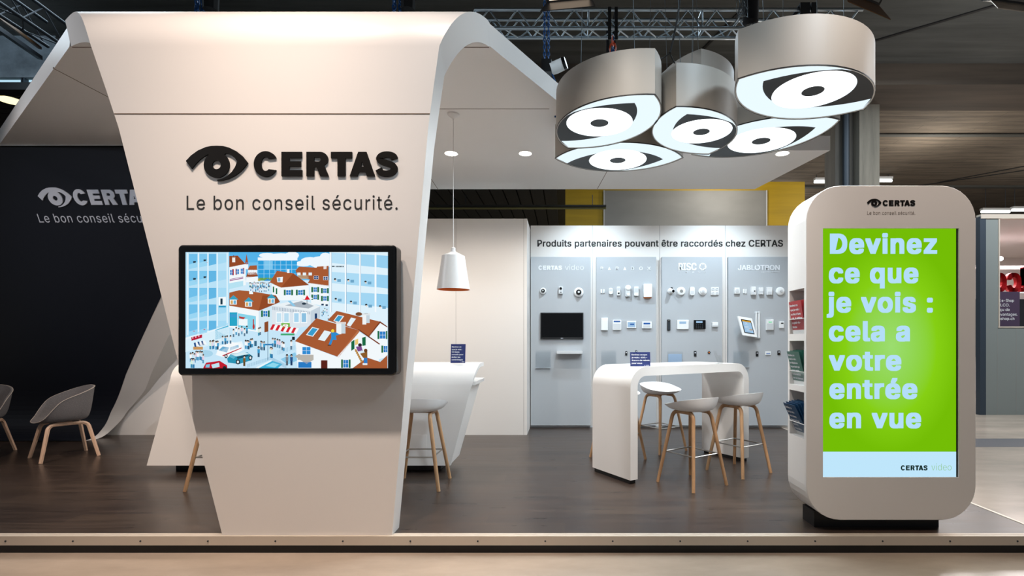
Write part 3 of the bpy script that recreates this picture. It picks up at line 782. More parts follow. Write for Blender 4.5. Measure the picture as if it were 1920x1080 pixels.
G('d8f0fb', (110, 760), (424, 664), (424, 760), (110, 850)); G('4ab4d8', (325, 690), (420, 655), (420, 735), (325, 760)); nl()
G('b81e38', (152, 742), (230, 722), (230, 745), (154, 768)); nl()
for k in range(6):
    G(('1c4a86', 'f4f8fa')[k % 2], (170 + k * 13, 782 - k * 3), (183 + k * 13, 779 - k * 3), (200 + k * 13, 808 - k * 3), (176 + k * 13, 812 - k * 3))
    if k % 2 == 0: Rr('f0d8e0', 160 + k * 11, 740 - k * 3, 166 + k * 11, 752 - k * 3)
Rr('c8945a', 166, 810, 236, 832); El('a8d4ea', 255, 860, 55, 26); nl()
# right glass tower
Rr('dff2fc', 1150, 127, 1572, 680); nl()
for i, (x0, x1) in enumerate(((1165, 1262), (1272, 1365), (1378, 1476), (1490, 1572))):
    for y0, y1 in ((130, 205), (270, 350), (408, 490)):
        d = i * 10
        G(('b9e1f7', 'abdbf5', 'a2d6f3', '97d0f1')[i], (x0, y0 + d * .6), (x1, y0 + d * .6 + 6), (x1, y1 + d + 10), (x0, y1 + d))
nl()
for x in (1160, 1267, 1371, 1483): Rr('f6fbfe', x - 5, 130, x + 5, 560)
for x in (1166, 1273, 1377): Rr('5c93b8', x - 1, 130, x + 1, 560)
for x, y in ((1205, 330), (1300, 335), (1425, 348), (1210, 472), (1320, 492), (1430, 515), (1530, 525)):
    El('1c2226', x - 14, y - 8, 9, 7, 8); Rr('6fa6c8', x + 2, y - 8, x + 28, y + 12); El('f4d8c4', x - 12, y, 6, 6, 8)
Rr('2a3a44', 1168, 226, 1188, 234)
for k, x in enumerate((1196, 1206, 1216, 1226, 1236, 1246)): Rr('2a3a44', x, 226, x + 7, 236)
nl()
RO, RO2, RO3, WH, WH2 = 'a65a34', '924a28', 'b87048', 'f2f8fb', 'd2e8f4'
def win(x, y, w, h, sh=None, col='2f7fc8', sk=0):
    Rr('f8fcfd', x - 2, y - 2, x + w + 2, y + h + 2); nl(); Rr(col, x, y, x + w, y + h)
    if sh: Rr(sh, x - 16, y - 3, x - 3, y + h + 3); Rr(sh, x + w + 3, y - 3, x + w + 16, y + h + 3)
    nl(); Rr('e8f4fa', x + w / 2 - 1, y, x + w / 2 + 1, y + h); Rr('e8f4fa', x, y + h / 2 - 1, x + w, y + h / 2 + 1); LAYER[0] -= 2
# church and far houses
G('a85028', (540, 215), (552, 140), (565, 215)); Rr(WH, 542, 212, 564, 250); Rr('4a98cc', 549, 198, 559, 214)
G(RO, (560, 255), (575, 225), (626, 222), (628, 258)); Rr(WH, 562, 255, 628, 290)
for x in (568, 584, 600): Rr('30505e', x, 252, x + 4, 268)
G(RO2, (545, 315), (560, 275), (620, 272), (636, 300)); Rr(WH, 548, 305, 634, 345)
G(RO, (905, 260), (930, 232), (1070, 240), (1010, 325), (925, 305)); Rr('b9a080', 925, 290, 1000, 320)
nl()
for x in (918, 958, 1000): Rr('e4f2f8', x, 275, x + 24, 295)
# supermarket
G(RO2, (427, 155), (488, 152), (546, 215), (427, 238)); G(WH, (427, 236), (546, 212), (546, 365), (427, 392)); Rr('f4f4f0', 448, 160, 470, 200); G('7a3a1c', (446, 168), (458, 148), (472, 168)); nl()
for x in (432, 478, 510): win(x, 256 - (x - 432) * .12, 20, 36, None, '2f7fc8')
for x in (448, 472, 524): Rr('b01c2c', x, 252 - (x - 432) * .12, x + 12, 296 - (x - 432) * .12)
G('b6e2f2', (427, 352), (528, 334), (528, 372), (427, 394)); G('9a4c8a', (430, 322), (528, 304), (528, 318), (430, 336)); nl()
G(WH, (430, 326), (528, 308), (528, 312), (430, 330)); nl()
# right brown-roofed house
G(RO, (995, 350), (1062, 232), (1145, 226), (1145, 374)); G(WH, (1004, 350), (1145, 368), (1145, 520), (1020, 500)); Rr(WH, 1108, 220, 1130, 250); nl()
for x, y in ((1040, 300), (1108, 305)): win(x, y, 30, 22, None, '1c3c78')
for x, y in ((1036, 382), (1106, 390), (1036, 436), (1106, 446)): win(x, y, 24, 32, '1c6a44')
Rr('26405e', 1092, 500, 1110, 512); Rr('26405e', 1122, 504, 1140, 516)
# middle house
G(RO, (720, 345), (772, 262), (890, 280), (1004, 365), (800, 384)); nl(); G(RO2, (890, 280), (1004, 365), (800, 384)); G(WH, (735, 358), (800, 382), (1002, 366), (1002, 470), (800, 476), (735, 430))
G(WH, (770, 310), (815, 305), (812, 345), (775, 345)); Rr(WH, 845, 250, 862, 278); nl()
Rr('7ab8dc', 778, 314, 796, 340)
for x in (838, 925): win(x, 402, 34, 34, '1c6a44')
win(950, 400, 18, 30, None); Rr('1c6a44', 742, 376, 752, 418); Rr('1c6a44', 764, 388, 774, 430); nl()
# mansard house
G(RO, (428, 420), (500, 402), (600, 412), (765, 440), (795, 488), (640, 552), (428, 514)); nl(); G(RO2, (668, 440), (765, 440), (795, 488), (640, 552)); G(WH, (428, 514), (640, 550), (640, 705), (428, 670)); G(WH2, (640, 550), (740, 520), (740, 690), (640, 705)); Rr(WH, 572, 400, 600, 430); nl()
for x, y in ((432, 470), (542, 485), (706, 462)):
    G('3aa2c2', (x - 8, y), (x + 26, y - 32), (x + 62, y)); Rr('f6fafb', x, y, x + 50, y + 36); nl(); Rr('d8a860', x + 6, y + 6, x + 22, y + 32); Rr('6fb4d8', x + 27, y + 6, x + 44, y + 32); LAYER[0] -= 1
Rr('2aa6c8', 430, 562, 486, 660); G('8ad4ea', (490, 568), (620, 590), (620, 692), (490, 670)); win(674, 552, 30, 40, '1c6a44'); G('8a4a2a', (682, 634), (710, 626), (710, 700), (682, 706)); nl()
G('f0f8fb', (496, 610), (560, 610), (560, 660), (496, 655)); G('b83a38', (498, 590), (545, 600), (530, 612), (500, 604)); Rr('b83a38', 598, 612, 606, 680); El('b83a38', 604, 665, 8, 20); G('3d9cd0', (430, 574), (486, 578), (486, 600), (430, 596)); nl()
# terrace building
G('eaf2f6', (736, 510), (950, 470), (1084, 520), (1016, 560), (736, 520)); G('dce6ee', (736, 510), (1016, 552), (1016, 660), (880, 680), (736, 660)); G('c4d2de', (1016, 552), (1084, 520), (1084, 600), (1016, 655)); nl()
G('a9b4be', (830, 512), (950, 480), (1040, 515), (1000, 535)); nl()
for k in range(24): Rr('8fa0b0', 742 + k * 11.5, 520 + k * 1.6, 746 + k * 11.5, 545 + k * 1.4)
G('d82030', (945, 462), (990, 438), (1036, 462), (1010, 470), (970, 472)); nl(); G(WH, (945, 462), (990, 438), (972, 470)); G(WH, (1036, 462), (990, 438), (1012, 470)); Rr('606a74', 988, 470, 992, 505); El('30404e', 968, 500, 16, 8); G('8cc8e8', (850, 480), (870, 478), (908, 515), (890, 520)); nl()
for x in (766, 820, 892, 946): Rr('f6fbfd', x, 560, x + 44, 640); nl(); Rr(('b8dcf0', 'a9d4ee', '8cc0e0', 'c4e2f2')[(x // 50) % 4], x + 5, 568, x + 38, 632); LAYER[0] -= 1
El('26303a', 838, 598, 9, 9); Rr('1c3a66', 1046, 570, 1062, 610); nl(); nl()
for k in range(10): G(('d02430', 'f8fafb')[k % 2], (742 + k * 19, 648 + k * 3), (761 + k * 19, 650 + k * 3), (741 + k * 19, 690 + k * 3), (722 + k * 19, 686 + k * 2.8))
Rr('78b84a', 804, 640, 866, 672); Rr('3fa870', 800, 715, 900, 728); Rr('18222a', 882, 738, 902, 762); nl(); El('f4f8f0', 835, 656, 20, 9); El('c83a30', 835, 655, 8, 6); nl()
# street furniture, cars
G('e9f6fc', (360, 800), (520, 770), (540, 830), (420, 890), (330, 870)); nl()
G('f6fafc', (345, 822), (440, 775), (515, 790), (520, 840), (410, 892), (340, 872)); G('5ca8d0', (352, 836), (382, 808), (428, 816), (412, 852)); G('5ca8d0', (434, 815), (496, 796), (498, 815), (434, 838)); nl()
G('c02838', (380, 872), (518, 816), (518, 822), (384, 880)); El('202830', 406, 878, 12, 16); El('dde6ea', 406, 878, 6, 9)
G('2a93b4', (414, 896), (440, 862), (560, 850), (600, 880), (590, 908), (500, 935), (420, 925)); nl(); G('d4ecf4', (440, 866), (540, 850), (576, 862), (480, 880)); G('5cb0cc', (424, 880), (440, 868), (476, 880), (462, 898)); G('1c5068', (482, 884), (560, 866), (574, 876), (490, 900)); El('202830', 492, 920, 16, 18); El('202830', 582, 890, 14, 18); nl(); El('e4ecf0', 492, 920, 8, 10); El('e4ecf0', 582, 890, 7, 10)
G('c01e30', (242, 962), (262, 926), (360, 912), (414, 945), (416, 966), (242, 966)); nl(); G('bfe4f2', (300, 940), (356, 925), (360, 955), (310, 966)); G('7cc0de', (262, 940), (290, 935), (286, 960), (258, 960)); El('202830', 396, 962, 14, 12); nl()
for k in range(22): Rr('8ab8d4', 560 + k * 8, 935 - k * 2.6, 563 + k * 8, 960 - k * 2.6)
for k in range(18): Rr('8ab8d4', 735 + k * 6, 885 + k * 3, 738 + k * 6, 915 + k * 3)
for k in range(14): Rr('9cc6de', 780 + k * 10, 835 - k * 3, 783 + k * 10, 868 - k * 3)
G('e8f6fc', (620, 960), (735, 905), (740, 912), (640, 966)); G('3fb0d8', (640, 966), (742, 912), (815, 935), (780, 966)); G('8ccaea', (800, 900), (905, 850), (930, 905), (850, 940)); nl(); G('8ed8ee', (690, 950), (745, 925), (790, 938), (760, 960))
Rr('2a78b4', 680, 790, 742, 800); Rr('5c7c90', 706, 700, 710, 905); Rr('3a6a88', 610, 768, 628, 806); nl()
random.seed(5)
def person_mark(x, y, s, c):
    El('1c2026', x, y, 7 * s, 8 * s, 8); El('f2d4c0', x + 1, y + 5 * s, 5 * s, 6 * s, 8)
    G(c[0], (x - 8 * s, y + 10 * s), (x + 8 * s, y + 10 * s), (x + 7 * s, y + 34 * s), (x - 7 * s, y + 34 * s)); Rr(c[1], x - 6 * s, y + 34 * s, x + 6 * s, y + 58 * s)
PC = [('f4f8fa', '4a98c4'), ('cfe6f2', '2f7cae'), ('e8eef2', '5c7890'), ('3f9ccc', '28506e'), ('e6d0e4', '6aa0c0'), ('d4f0e0', '3a8cb0')]
for x0, y0, x1, y1, n, s in ((285, 760, 355, 775, 5, 1.0), (145, 845, 250, 870, 8, 1.05), (370, 730, 445, 742, 4, .95), (545, 755, 600, 775, 5, 1), (650, 770, 690, 780, 3, 1), (740, 745, 835, 785, 6, 1), (870, 765, 890, 770, 1, 1.1),
                             (570, 345, 725, 360, 16, .55), (580, 372, 720, 392, 9, .5), (450, 650, 570, 690, 6, .9), (640, 670, 660, 680, 2, .9), (1095, 530, 1150, 590, 5, .5), (150, 895, 185, 900, 2, 1.1), (730, 815, 745, 825, 2, 1.2), (640, 815, 645, 825, 1, 1.2)):
    for k in range(n): person_mark(x0 + (x1 - x0) * (k + .5) / n + random.uniform(-4, 4), random.uniform(y0, y1), s, random.choice(PC))
    nl()
G('2f8ccc', (680, 335), (708, 318), (735, 335)); person_mark(848, 872, 1.25, ('7c8894', '5c6874')); person_mark(880, 872, 1.25, ('2a5088', '1e3c66')); person_mark(540, 880, 1.2, ('7c5a2a', '5c4422')); nl()
# front houses
G(RO, (1140, 620), (1205, 552), (1520, 630), (1572, 665), (1572, 680), (1440, 735), (1360, 690)); nl()
G(WH, (1440, 735), (1520, 640), (1572, 672), (1572, 880), (1500, 905)); G('7a3a20', (1436, 732), (1518, 626), (1574, 664), (1574, 672), (1519, 638), (1444, 738)); nl()
G(RO, (905, 770), (1060, 605), (1360, 690), (1210, 882)); G(RO3, (1210, 882), (1360, 690), (1372, 700), (1220, 890)); G(WH, (910, 772), (1206, 884), (1206, 966), (925, 966)); G(WH, (1206, 884), (1370, 705), (1510, 790), (1510, 915), (1420, 890), (1320, 966), (1206, 966)); nl()
G('7a3a20', (1360, 690), (1366, 684), (1518, 788), (1514, 796)); G(RO, (1320, 966), (1425, 888), (1520, 920), (1572, 870), (1572, 966)); nl()
for q in (((1182, 625), (1215, 580), (1260, 590), (1225, 638)), ((985, 725), (1030, 668), (1080, 680), (1035, 738))): G('f0f6f8', *q)
for q in (((1278, 655), (1310, 600), (1346, 608), (1305, 665)), ((1072, 760), (1118, 692), (1168, 704), (1120, 770))): G('e4f2f8', *q)
nl(); G('3a9ccc', (1190, 622), (1218, 586), (1250, 592), (1222, 630)); G('3a9ccc', (994, 722), (1033, 674), (1070, 683), (1032, 732)); nl()
Rr('f0f4f6', 1204, 640, 1240, 720); Rr('c4d4de', 1240, 640, 1270, 715); Rr('e0d8d4', 1200, 632, 1274, 646); Rr('f0f4f6', 1392, 580, 1420, 650); Rr('c4d4de', 1420, 584, 1444, 640); Rr('dfe6ea', 1386, 570, 1448, 584); El('2a3238', 1418, 572, 18, 4); nl()
El('f2d23a', 1178, 696, 12, 12); G('2f8cd0', (1166, 708), (1200, 706), (1230, 722), (1200, 730), (1206, 762), (1180, 760), (1164, 800), (1148, 796), (1168, 745)); Rr('5c3c28', 1142, 794, 1166, 804); El('7a4a2c', 1366, 575, 24, 14); nl()
win(960, 812, 58, 52, None, '2f8cd4'); Rr('b8b4ac', 925, 868, 1040, 905); G('b8b4ac', (905, 880), (935, 862), (1040, 905), (990, 935)); Rr('2a7cc4', 930, 920, 1025, 962); Rr('5a241c', 1094, 908, 1140, 966); nl(); nl()
win(1255, 905, 36, 55, '1c6a44'); win(1517, 700, 42, 52, '1c6a44'); win(1545, 805, 30, 45, '1c6a44'); G('1c6a44', (1312, 775), (1335, 760), (1335, 825), (1312, 840)); G('1c6a44', (1390, 745), (1416, 738), (1416, 800), (1392, 805)); G('e8c878', (1340, 760), (1362, 752), (1362, 790), (1340, 800)); nl(); nl()
El('2a2028', 1375, 798, 14, 13); G('7a4a8c', (1345, 810), (1385, 805), (1395, 840), (1360, 845)); G('c89858', (1335, 830), (1348, 826), (1395, 918), (1382, 924)); El('d8ecf4', 1388, 848, 18, 12); nl()
for k in range(6): G('8a6232', (1338 + k * 8, 842 + k * 14), (1352 + k * 8, 836 + k * 14), (1353 + k * 8, 841 + k * 14), (1339 + k * 8, 846 + k * 14))
El('6a4222', 1416, 838, 13, 14); G('8a5c2c', (1376, 860), (1428, 845), (1428, 895), (1398, 890)); Rr('2f7cc4', 1402, 890, 1428, 930); Rr('e8eef2', 1394, 928, 1428, 942)
me_o = pic.build('screen_picture', M['pic'], tv, smooth=False)
ca = me_o.data.color_attributes.new('Col', 'FLOAT_COLOR', 'CORNER')
for i, p in enumerate(me_o.data.polygons):
    cc = pic.c[i] or (1, 1, 1)
    for li in p.loop_indices: ca.data[li].color = (*cc, 1)
me_o['label'] = 'lit picture of a cartoon town with brown roofs'

# ================================================================== hanging eye lamps
HZ = CAMZ + 1.90
def lens(a=0.643, h=0.40, n=24):
    Rl = (a * a + h * h) / (2 * h); o = []
    am = math.asin(a / Rl)
    for k in range(n): t = am - 2 * am * k / n; o.append((Rl * math.sin(t), Rl * math.cos(t) - (Rl - h)))
    for k in range(n): t = -am + 2 * am * k / n; o.append((Rl * math.sin(t), -(Rl * math.cos(t) - (Rl - h))))
    return o
def eye_lamp(c0, c1, flip, zb, label, h=0.35, wa=(-0.4, 0.42)):
    c0, c1 = Vector((*c0, 0)), Vector((*c1, 0)); c = (c0 + c1) / 2; u = (c1 - c0).normalized()
    v = Vector((-u.y, u.x, 0)) * (-1 if flip else 1)
    s = (c1 - c0).length / 1.286
    t = thing('eye_lamp', label, 'hanging lamp', (c.x, c.y, zb), 0, 'eye shaped lamps hung in a cluster')
    T = lambda a, b, z: u * a * s + v * b * s + Vector((0, 0, z))
    out = lens(); inn = lens(0.632, 0.391)
    b = MB(); b.loft([[T(x, y, 0.004) for x, y in inn], [T(x, y, -0.006) for x, y in inn], [T(x, y, -0.006) for x, y in out], [T(x, y, h) for x, y in out], [T(x, y, h) for x, y in inn], [T(x, y, h - 0.03) for x, y in inn]], caps=False)
    b.face([T(x, y, h - 0.03) for x, y in inn]); b.build('shade_wall', M['lampwall'], t, angle=40)
    b = MB(); b.loft([[T(x * 1.001, y * 1.001, -0.0085) for x, y in out], [T(x * 1.006, y * 1.006, -0.0085) for x, y in out], [T(x * 1.006, y * 1.006, 0.0) for x, y in out]], caps=False)
    b.build('rim', M['black_plastic'], t, angle=40)
    b = MB(); b.face([T(x, y, 0.0) for x, y in inn]); b.build('diffuser', M['diff'], t)
    cx, cy, r = 0.007, -0.068, 0.29
    b = MB(); b.face([T(cx + r * math.cos(2 * PI * k / 48), cy + r * math.sin(2 * PI * k / 48), -0.0025) for k in range(48)]); b.build('iris', M['iris'], t)
    b = MB(); b.face([T(cx + 0.08 * math.cos(2 * PI * k / 32), cy + 0.08 * math.sin(2 * PI * k / 32), -0.005) for k in range(32)]); b.build('pupil', M['pupil'], t)
    q = lambda p0, p1, p2, n=8: [tuple((1 - w) ** 2 * p0[i] + 2 * w * (1 - w) * p1[i] + w * w * p2[i] for i in (0, 1)) for w in [k / n for k in range(n)]]
    outer = q((-.177, .165), (-.36, .09), (-.45, -.045)) + q((-.45, -.045), (-.30, -.27), (-.06, -.375)) + [(-.06, -.375), (.022, -.388)]
    for k in range(1, 9):
        a = .022 + (.60 - .022) * k / 9; Rl = 0.717; outer.append((a, -(math.sqrt(Rl * Rl - a * a) - (Rl - 0.40)) + 0.010))
    outer += [(.615, -.01)] + q((.525, -.149), (.42, .03), (.168, .159), 10)
    inner = []
    for k in range(40):
        a = R(54 - (54 + 232) * k / 39); inner.append((cx + (r + 0.002) * math.cos(a), cy + (r + 0.002) * math.sin(a)))
    n1 = len(outer); b = MB()
    b.face([T(x, y, -0.0045) for x, y in outer + inner]); b.build('eye_graphic', M['lampblack'], t)
    for k, a in enumerate(wa):
        b = MB(); p = T(a, 0.0, h - 0.03); b.tube([p, p + Vector((0.10 * (1 if k else -1), 0.25, 8.58 - zb - h + 0.03))], 0.0028, 5); b.build('suspension_wire', M['wire'], t)
    return t
eye_lamp((1.248, 3.66), (2.44, 4.14), False, HZ, 'eye shaped hanging lamp nearest the kiosk, upper right of the cluster')
eye_lamp((0.688, 3.89), (0.026, 4.97), True, HZ, 'eye shaped hanging lamp at the left of the cluster, beside the tower arch')
eye_lamp((0.895, 4.09), (1.453, 5.13), False, HZ, 'eye shaped hanging lamp in the middle of the cluster', wa=(-0.5, -0.1))
eye_lamp((1.234, 5.31), (-0.107, 5.33), False, HZ + 0.03, 'eye shaped hanging lamp at the bottom of the cluster seen almost lengthwise', wa=(-0.5, -0.3))
eye_lamp((2.562, 4.722), (1.397, 5.60), False, HZ + 0.17, 'eye shaped hanging lamp tucked behind the upper right one, its pointed end showing right', wa=(-0.5, -0.2))
eye_lamp((1.34, 5.0), (1.56, 6.27), False, 3.90, 'eye shaped lamp hung higher behind the middle lamp, only its pointed top showing')
for k, (x, y, pw) in enumerate(((1.85, 3.9, 45), (0.36, 4.43, 45), (1.17, 4.6, 45), (0.55, 5.23, 40), (1.8, 4.75, 40))):
    area('eye_lamp_light', (x, y, HZ - 0.03), (x, y, 0), pw * 0.55, (0.84, 0.94, 1.0), 0.6, 0.6)
t = thing('power_cable', 'black power cable drooping from the roof to the lamp cluster', 'cable', tuple(P(1256, 100, 4.0)))
rel(MB().tube([P(1276, -30, 4.4), P(1274, 10, 4.35), P(1268, 45, 4.3), P(1262, 75, 4.25), P(1256, 100, 4.15)], 0.009, 8).build('main_cable', M['cable']), t)
rel(MB().tube([P(1256, 100, 4.15), P(1262, 113, 4.2), P(1268, 123, 4.3)], 0.006, 6).build('branch', M['cable']), t)
rel(MB().tube([P(1256, 100, 4.15), P(1245, 108, 4.2), P(1236, 111, 4.3)], 0.006, 6).build('branch', M['cable']), t)

# ================================================================== pendant lamp over the counter
xp, yp = cz(850, 214)
zs = P(0, 543, yp).z
t = thing('pendant_lamp', 'white pendant lamp with bucket shade and orange inside above the counter', 'pendant lamp', (xp, yp, zs))
k = yp / F
rb, rt = 30.5 * k, 21 * k
prof = [(rb, 0), (rt, 63 * k), (rt * 0.5, 68 * k), (5 * k, 71 * k), (4 * k, 75 * k)]
MB().lathe(prof, 40, caps=False).build('shade', M['white'], t)
MB().lathe([(rb - 0.002, 0.001), (rt - 0.002, 63 * k - 0.002), (rt * 0.5, 67 * k), (0.0001, 68 * k)], 40, caps=False).build('shade_lining', M['orange'], t)
MB().lathe([(4.2 * k, 71 * k), (4.2 * k, 78 * k), (1 * k, 80 * k)], 16).build('cap', M['white'], t)
MB().tube([(0, 0, 78 * k), (0, 0, ZB - zs - 0.02)], 0.0035, 6).build('cord', M['white'], t)
MB().lathe([(0.062, ZB - zs), (0.058, ZB - zs - 0.012), (0.006, ZB - zs - 0.05), (0.004, ZB - zs - 0.065)], 24).build('ceiling_rose', M['white'], t)
MB().lathe([(0.0001, 0.03), (0.03, 0.05), (0.035, 0.08), (0.015, 0.13), (0.015, 0.2)], 16).build('bulb', emit('pendant_bulb', (1, .8, .55), 1.2), t)

# ================================================================== reception counter
ct = thing('reception_counter', 'white slanted reception counter with rolled top behind the tower', 'counter', (-2.6, 5.45, 0))
lc = lambda z: -4.297 + 0.272 * (z - 0.085) if z < 0.95 else -4.062 - 0.1 * (z - 0.95)
rc = lambda z: -1.18 + 0.262 * (z - 0.085)
st = []
for z in (0.085, 0.3, 0.5, 0.7, 0.9): st.append((5.2, z, 5.245, z))
for k2 in range(1, 11):
    th = R(9 * k2); st.append((5.2 + 0.22 * (1 - math.cos(th)), 0.9 + 0.23 * math.sin(th), 5.245 + 0.175 * (1 - math.cos(th)), 0.9 + 0.185 * math.sin(th)))
st.append((5.62, 1.13, 5.62, 1.085))
b = MB(); b.loft([[(lc(zo), yo, zo), (rc(zo), yo, zo), (rc(zo), yi, zi), (lc(zo), yi, zi)] for yo, zo, yi, zi in st])
rel(b.build('front_shell', M['white'], angle=30), ct)
b = MB(); b.loft([[(lc(z) + 0.01, 5.246, z), (rc(z) - 0.006, 5.246, z), (rc(z) - 0.006, yb, z), (lc(z) + 0.01, yb, z)] for z, yb in ((0.09, 5.66), (0.90, 5.78))])
rel(b.build('body', M['white'], smooth=False), ct)
b = MB(); b.loft([[(lc(z) + 0.01, 5.25, z), (rc(z) + 0.03, 5.25, z), (rc(z) + 0.03, 5.80, z), (lc(z) + 0.01, 5.80, z)] for z in (0.905, 0.945)])
rel(b.build('worktop', M['white'], smooth=False), ct)
b = MB(); b.box(-4.12, -1.32, 5.36, 5.6, 0, 0.088); rel(b.build('plinth', M['plinth'], smooth=False), ct)
b = MB(); b.box(-2.02, -1.42, 5.197, 5.2, 0.17, 0.40); rel(b.build('access_panel', M['white'], smooth=False), ct)

def stand_sign(name, label, x, y, z, w, h, lines, rz, capf, foot=0.05):
    t = thing(name, label, 'sign', (x, y, z), rz, 'navy tabletop signs')
    T = lambda a, bb, d: Vector((a, -d - 0.0 + bb * 0.12, bb))
    b = MB(); b.loft([[T(a, bb, d) for a, bb in ((-w / 2, 0), (w / 2, 0), (w / 2, h), (-w / 2, h))] for d in (0, 0.0025)]); b.build('card', M['blue_card'], t, smooth=False)
    b = MB(); b.loft([[T(a, bb, d) for a, bb in ((-w / 2 - .003, 0), (w / 2 + .003, 0), (w / 2 + .003, h + .003), (-w / 2 - .003, h + .003))] for d in (-0.0035, -0.001)])
    b.box(-w / 2 - .003, w / 2 + .003, -0.004, foot + .03, 0.0, 0.002); b.build('acrylic_stand', M['acrylic'], t, smooth=False)
    b = MB(); n = len(lines); top = h - 0.08 * h
    for i, (s, fr) in enumerate(lines):
        base = top - (i + 0.75) * capf * 1.0 * h
        text(b, s, fr * w * 0.9, capf * 0.5 * h, lambda a, bb, d, base=base: T(-w / 2 + w * 0.07 + a, base + bb, 0.003 + d), 0.035, 0, 'H')
    eye_logo(b, w * 0.22, h * 0.06, w * 0.06, lambda a, bb, d: T(a, bb, 0.003), 0.0001)
    heavy_logo(b, w * 0.16, h * 0.04, lambda a, bb, d: T(w * 0.28 + a, h * 0.045 + bb, 0.003))
    b.build('lettering', M['whiteink'], t, smooth=False)
    return t
k = 5.36 / F
stand_sign('table_sign', 'upright navy sign with white lettering standing on the reception counter', P(858.5, 0, 5.36).x, 5.36, 1.1305, 27.5 * k, 35.5 * k,
           [('Devinez ce', .72), ('que je vois :', .78), ('10 bons', .58), ('conseils pour', .88), ('éviter les', .66), ('cambriolages', .86)], 0, 0.135)

# ================================================================== bar table
bt_rz = math.atan2(0.545, 0.838)
BT = Vector((0.617, 4.80, 0))
bt = thing('bar_table', 'white high bar table with rounded corners and panel legs', 'table', tuple(BT), bt_rz)
Lx, Dy, Ht = 1.75, 0.61, 1.115
def arc(cx, cz_, r, a0, a1, n=10): return [(cx + r * math.cos(R(a0 + (a1 - a0) * k / n)), cz_ + r * math.sin(R(a0 + (a1 - a0) * k / n))) for k in range(n + 1)]
ro, ri, th = 0.20, 0.10, 0.09
outer = [(0, 0.04)] + arc(ro, Ht - ro, ro, 180, 90) + arc(Lx - ro, Ht - ro, ro, 90, 0) + [(Lx, 0.04)]
inner = [(th, 0.04)] + arc(th + ri, Ht - th - ri, ri, 180, 90) + arc(Lx - th - ri, Ht - th - ri, ri, 90, 0) + [(Lx - th, 0.04)]
b = MB(); b.loft([[(o[0], 0, o[1]), (i[0], 0, i[1]), (i[0], Dy, i[1]), (o[0], Dy, o[1])] for o, i in zip(outer, inner)])
b.build('table_frame', M['white'], bt, angle=30)
for x0 in (0.012, Lx - th + 0.012):
    b = MB(); b.box(x0, x0 + th - 0.024, 0.02, Dy - 0.02, 0, 0.041); b.build('foot', M['plinth'], bt, smooth=False)
bl = lambda x, y, z=Ht: BT + Vector((x * 0.838 - y * 0.545, x * 0.545 + y * 0.838, z))
k = 4.96 / F
p = bl(0.19, 0.075)
stand_sign('table_sign', 'navy landscape sign with white lettering at the near end of the bar table', p.x, p.y, Ht + 0.0005, 38 * k, 26.5 * k,
           [('Devinez ce que', .86), ('je vois : 650.–', .86), ('francs de rabais', 1.0), ('pour vous', .58)], 0.05, 0.20, 0.03)
p = bl(1.33, 0.07)
t = thing('leaflet_stand', 'empty clear acrylic leaflet stand at the far end of the bar table', 'leaflet stand', tuple(p), R(62))
b = MB(); b.box(-0.075, 0.075, -0.003, 0.0, 0, 0.14, lambda x, y, z: (x, y + z * 0.35, z)); b.build('back_plate', M['acrylic'], t, smooth=False)
b = MB(); b.box(-0.075, 0.075, -0.05, 0.05, 0, 0.003); b.build('base_plate', M['acrylic'], t, smooth=False)
b = MB(); b.box(-0.075, 0.075, -0.035, -0.032, 0.003, 0.09, lambda x, y, z: (x, y + z * 0.35, z)); b.build('front_plate', M['acrylic'], t, smooth=False)

# ================================================================== bar stools
def copy_tree(o, parent=None):
    c = o.copy(); C.objects.link(c)
    if parent: c.parent = parent
    for ch in list(o.children): copy_tree(ch, c)
    return c
def shell(a, bfr, bbk, rim, zb, prof, tk, sup=2.4, na=48, nr=14, y0=0.0):
    """bucket shell: plan superellipse, rim(y) height, wall profile (radius, height share), thickness tk"""
    hp_ = hermite(prof); rings = []
    def pt(rho, an, off):
        c, s = math.cos(an), math.sin(an)
        f = (abs(c) ** sup + abs(s) ** sup) ** (-1 / sup)
        b_ = bfr if s > 0 else bbk
        x, y = a * f * c, b_ * f * s
        z = zb + (rim(y) - zb) * hp_(rho)
        k = rho * (1 - off * 3.2 * rho ** 3)
        return Vector((x * k, y * k + y0 * (1 - rho * rho), z + off * (1 - rho ** 3)))
    for k in range(nr + 1): rings.append([pt(max(k / nr, 0.02) ** 0.75, 2 * PI * i / na, 0) for i in range(na)])
    for k in range(nr, -1, -1): rings.append([pt(max(k / nr, 0.02) ** 0.75, 2 * PI * i / na, tk) for i in range(na)])
    return MB().loft(rings)
def hermite(p):
    n = len(p); m = []
    d = [(p[i + 1][1] - p[i][1]) / (p[i + 1][0] - p[i][0]) for i in range(n - 1)]
    for i in range(n):
        if i == 0: m.append(d[0])
        elif i == n - 1: m.append(d[-1])
        else: m.append(0 if d[i - 1] * d[i] <= 0 else 2 * d[i - 1] * d[i] / (d[i - 1] + d[i]))
    def f(x):
        if x <= p[0][0]: return p[0][1]
        if x >= p[-1][0]: return p[-1][1]
        for i in range(n - 1):
            if x <= p[i + 1][0]:
                h = p[i + 1][0] - p[i][0]; t = (x - p[i][0]) / h
                return (2 * t ** 3 - 3 * t * t + 1) * p[i][1] + (t ** 3 - 2 * t * t + t) * h * m[i] + (3 * t * t - 2 * t ** 3) * p[i + 1][1] + (t ** 3 - t * t) * h * m[i + 1]
    return f
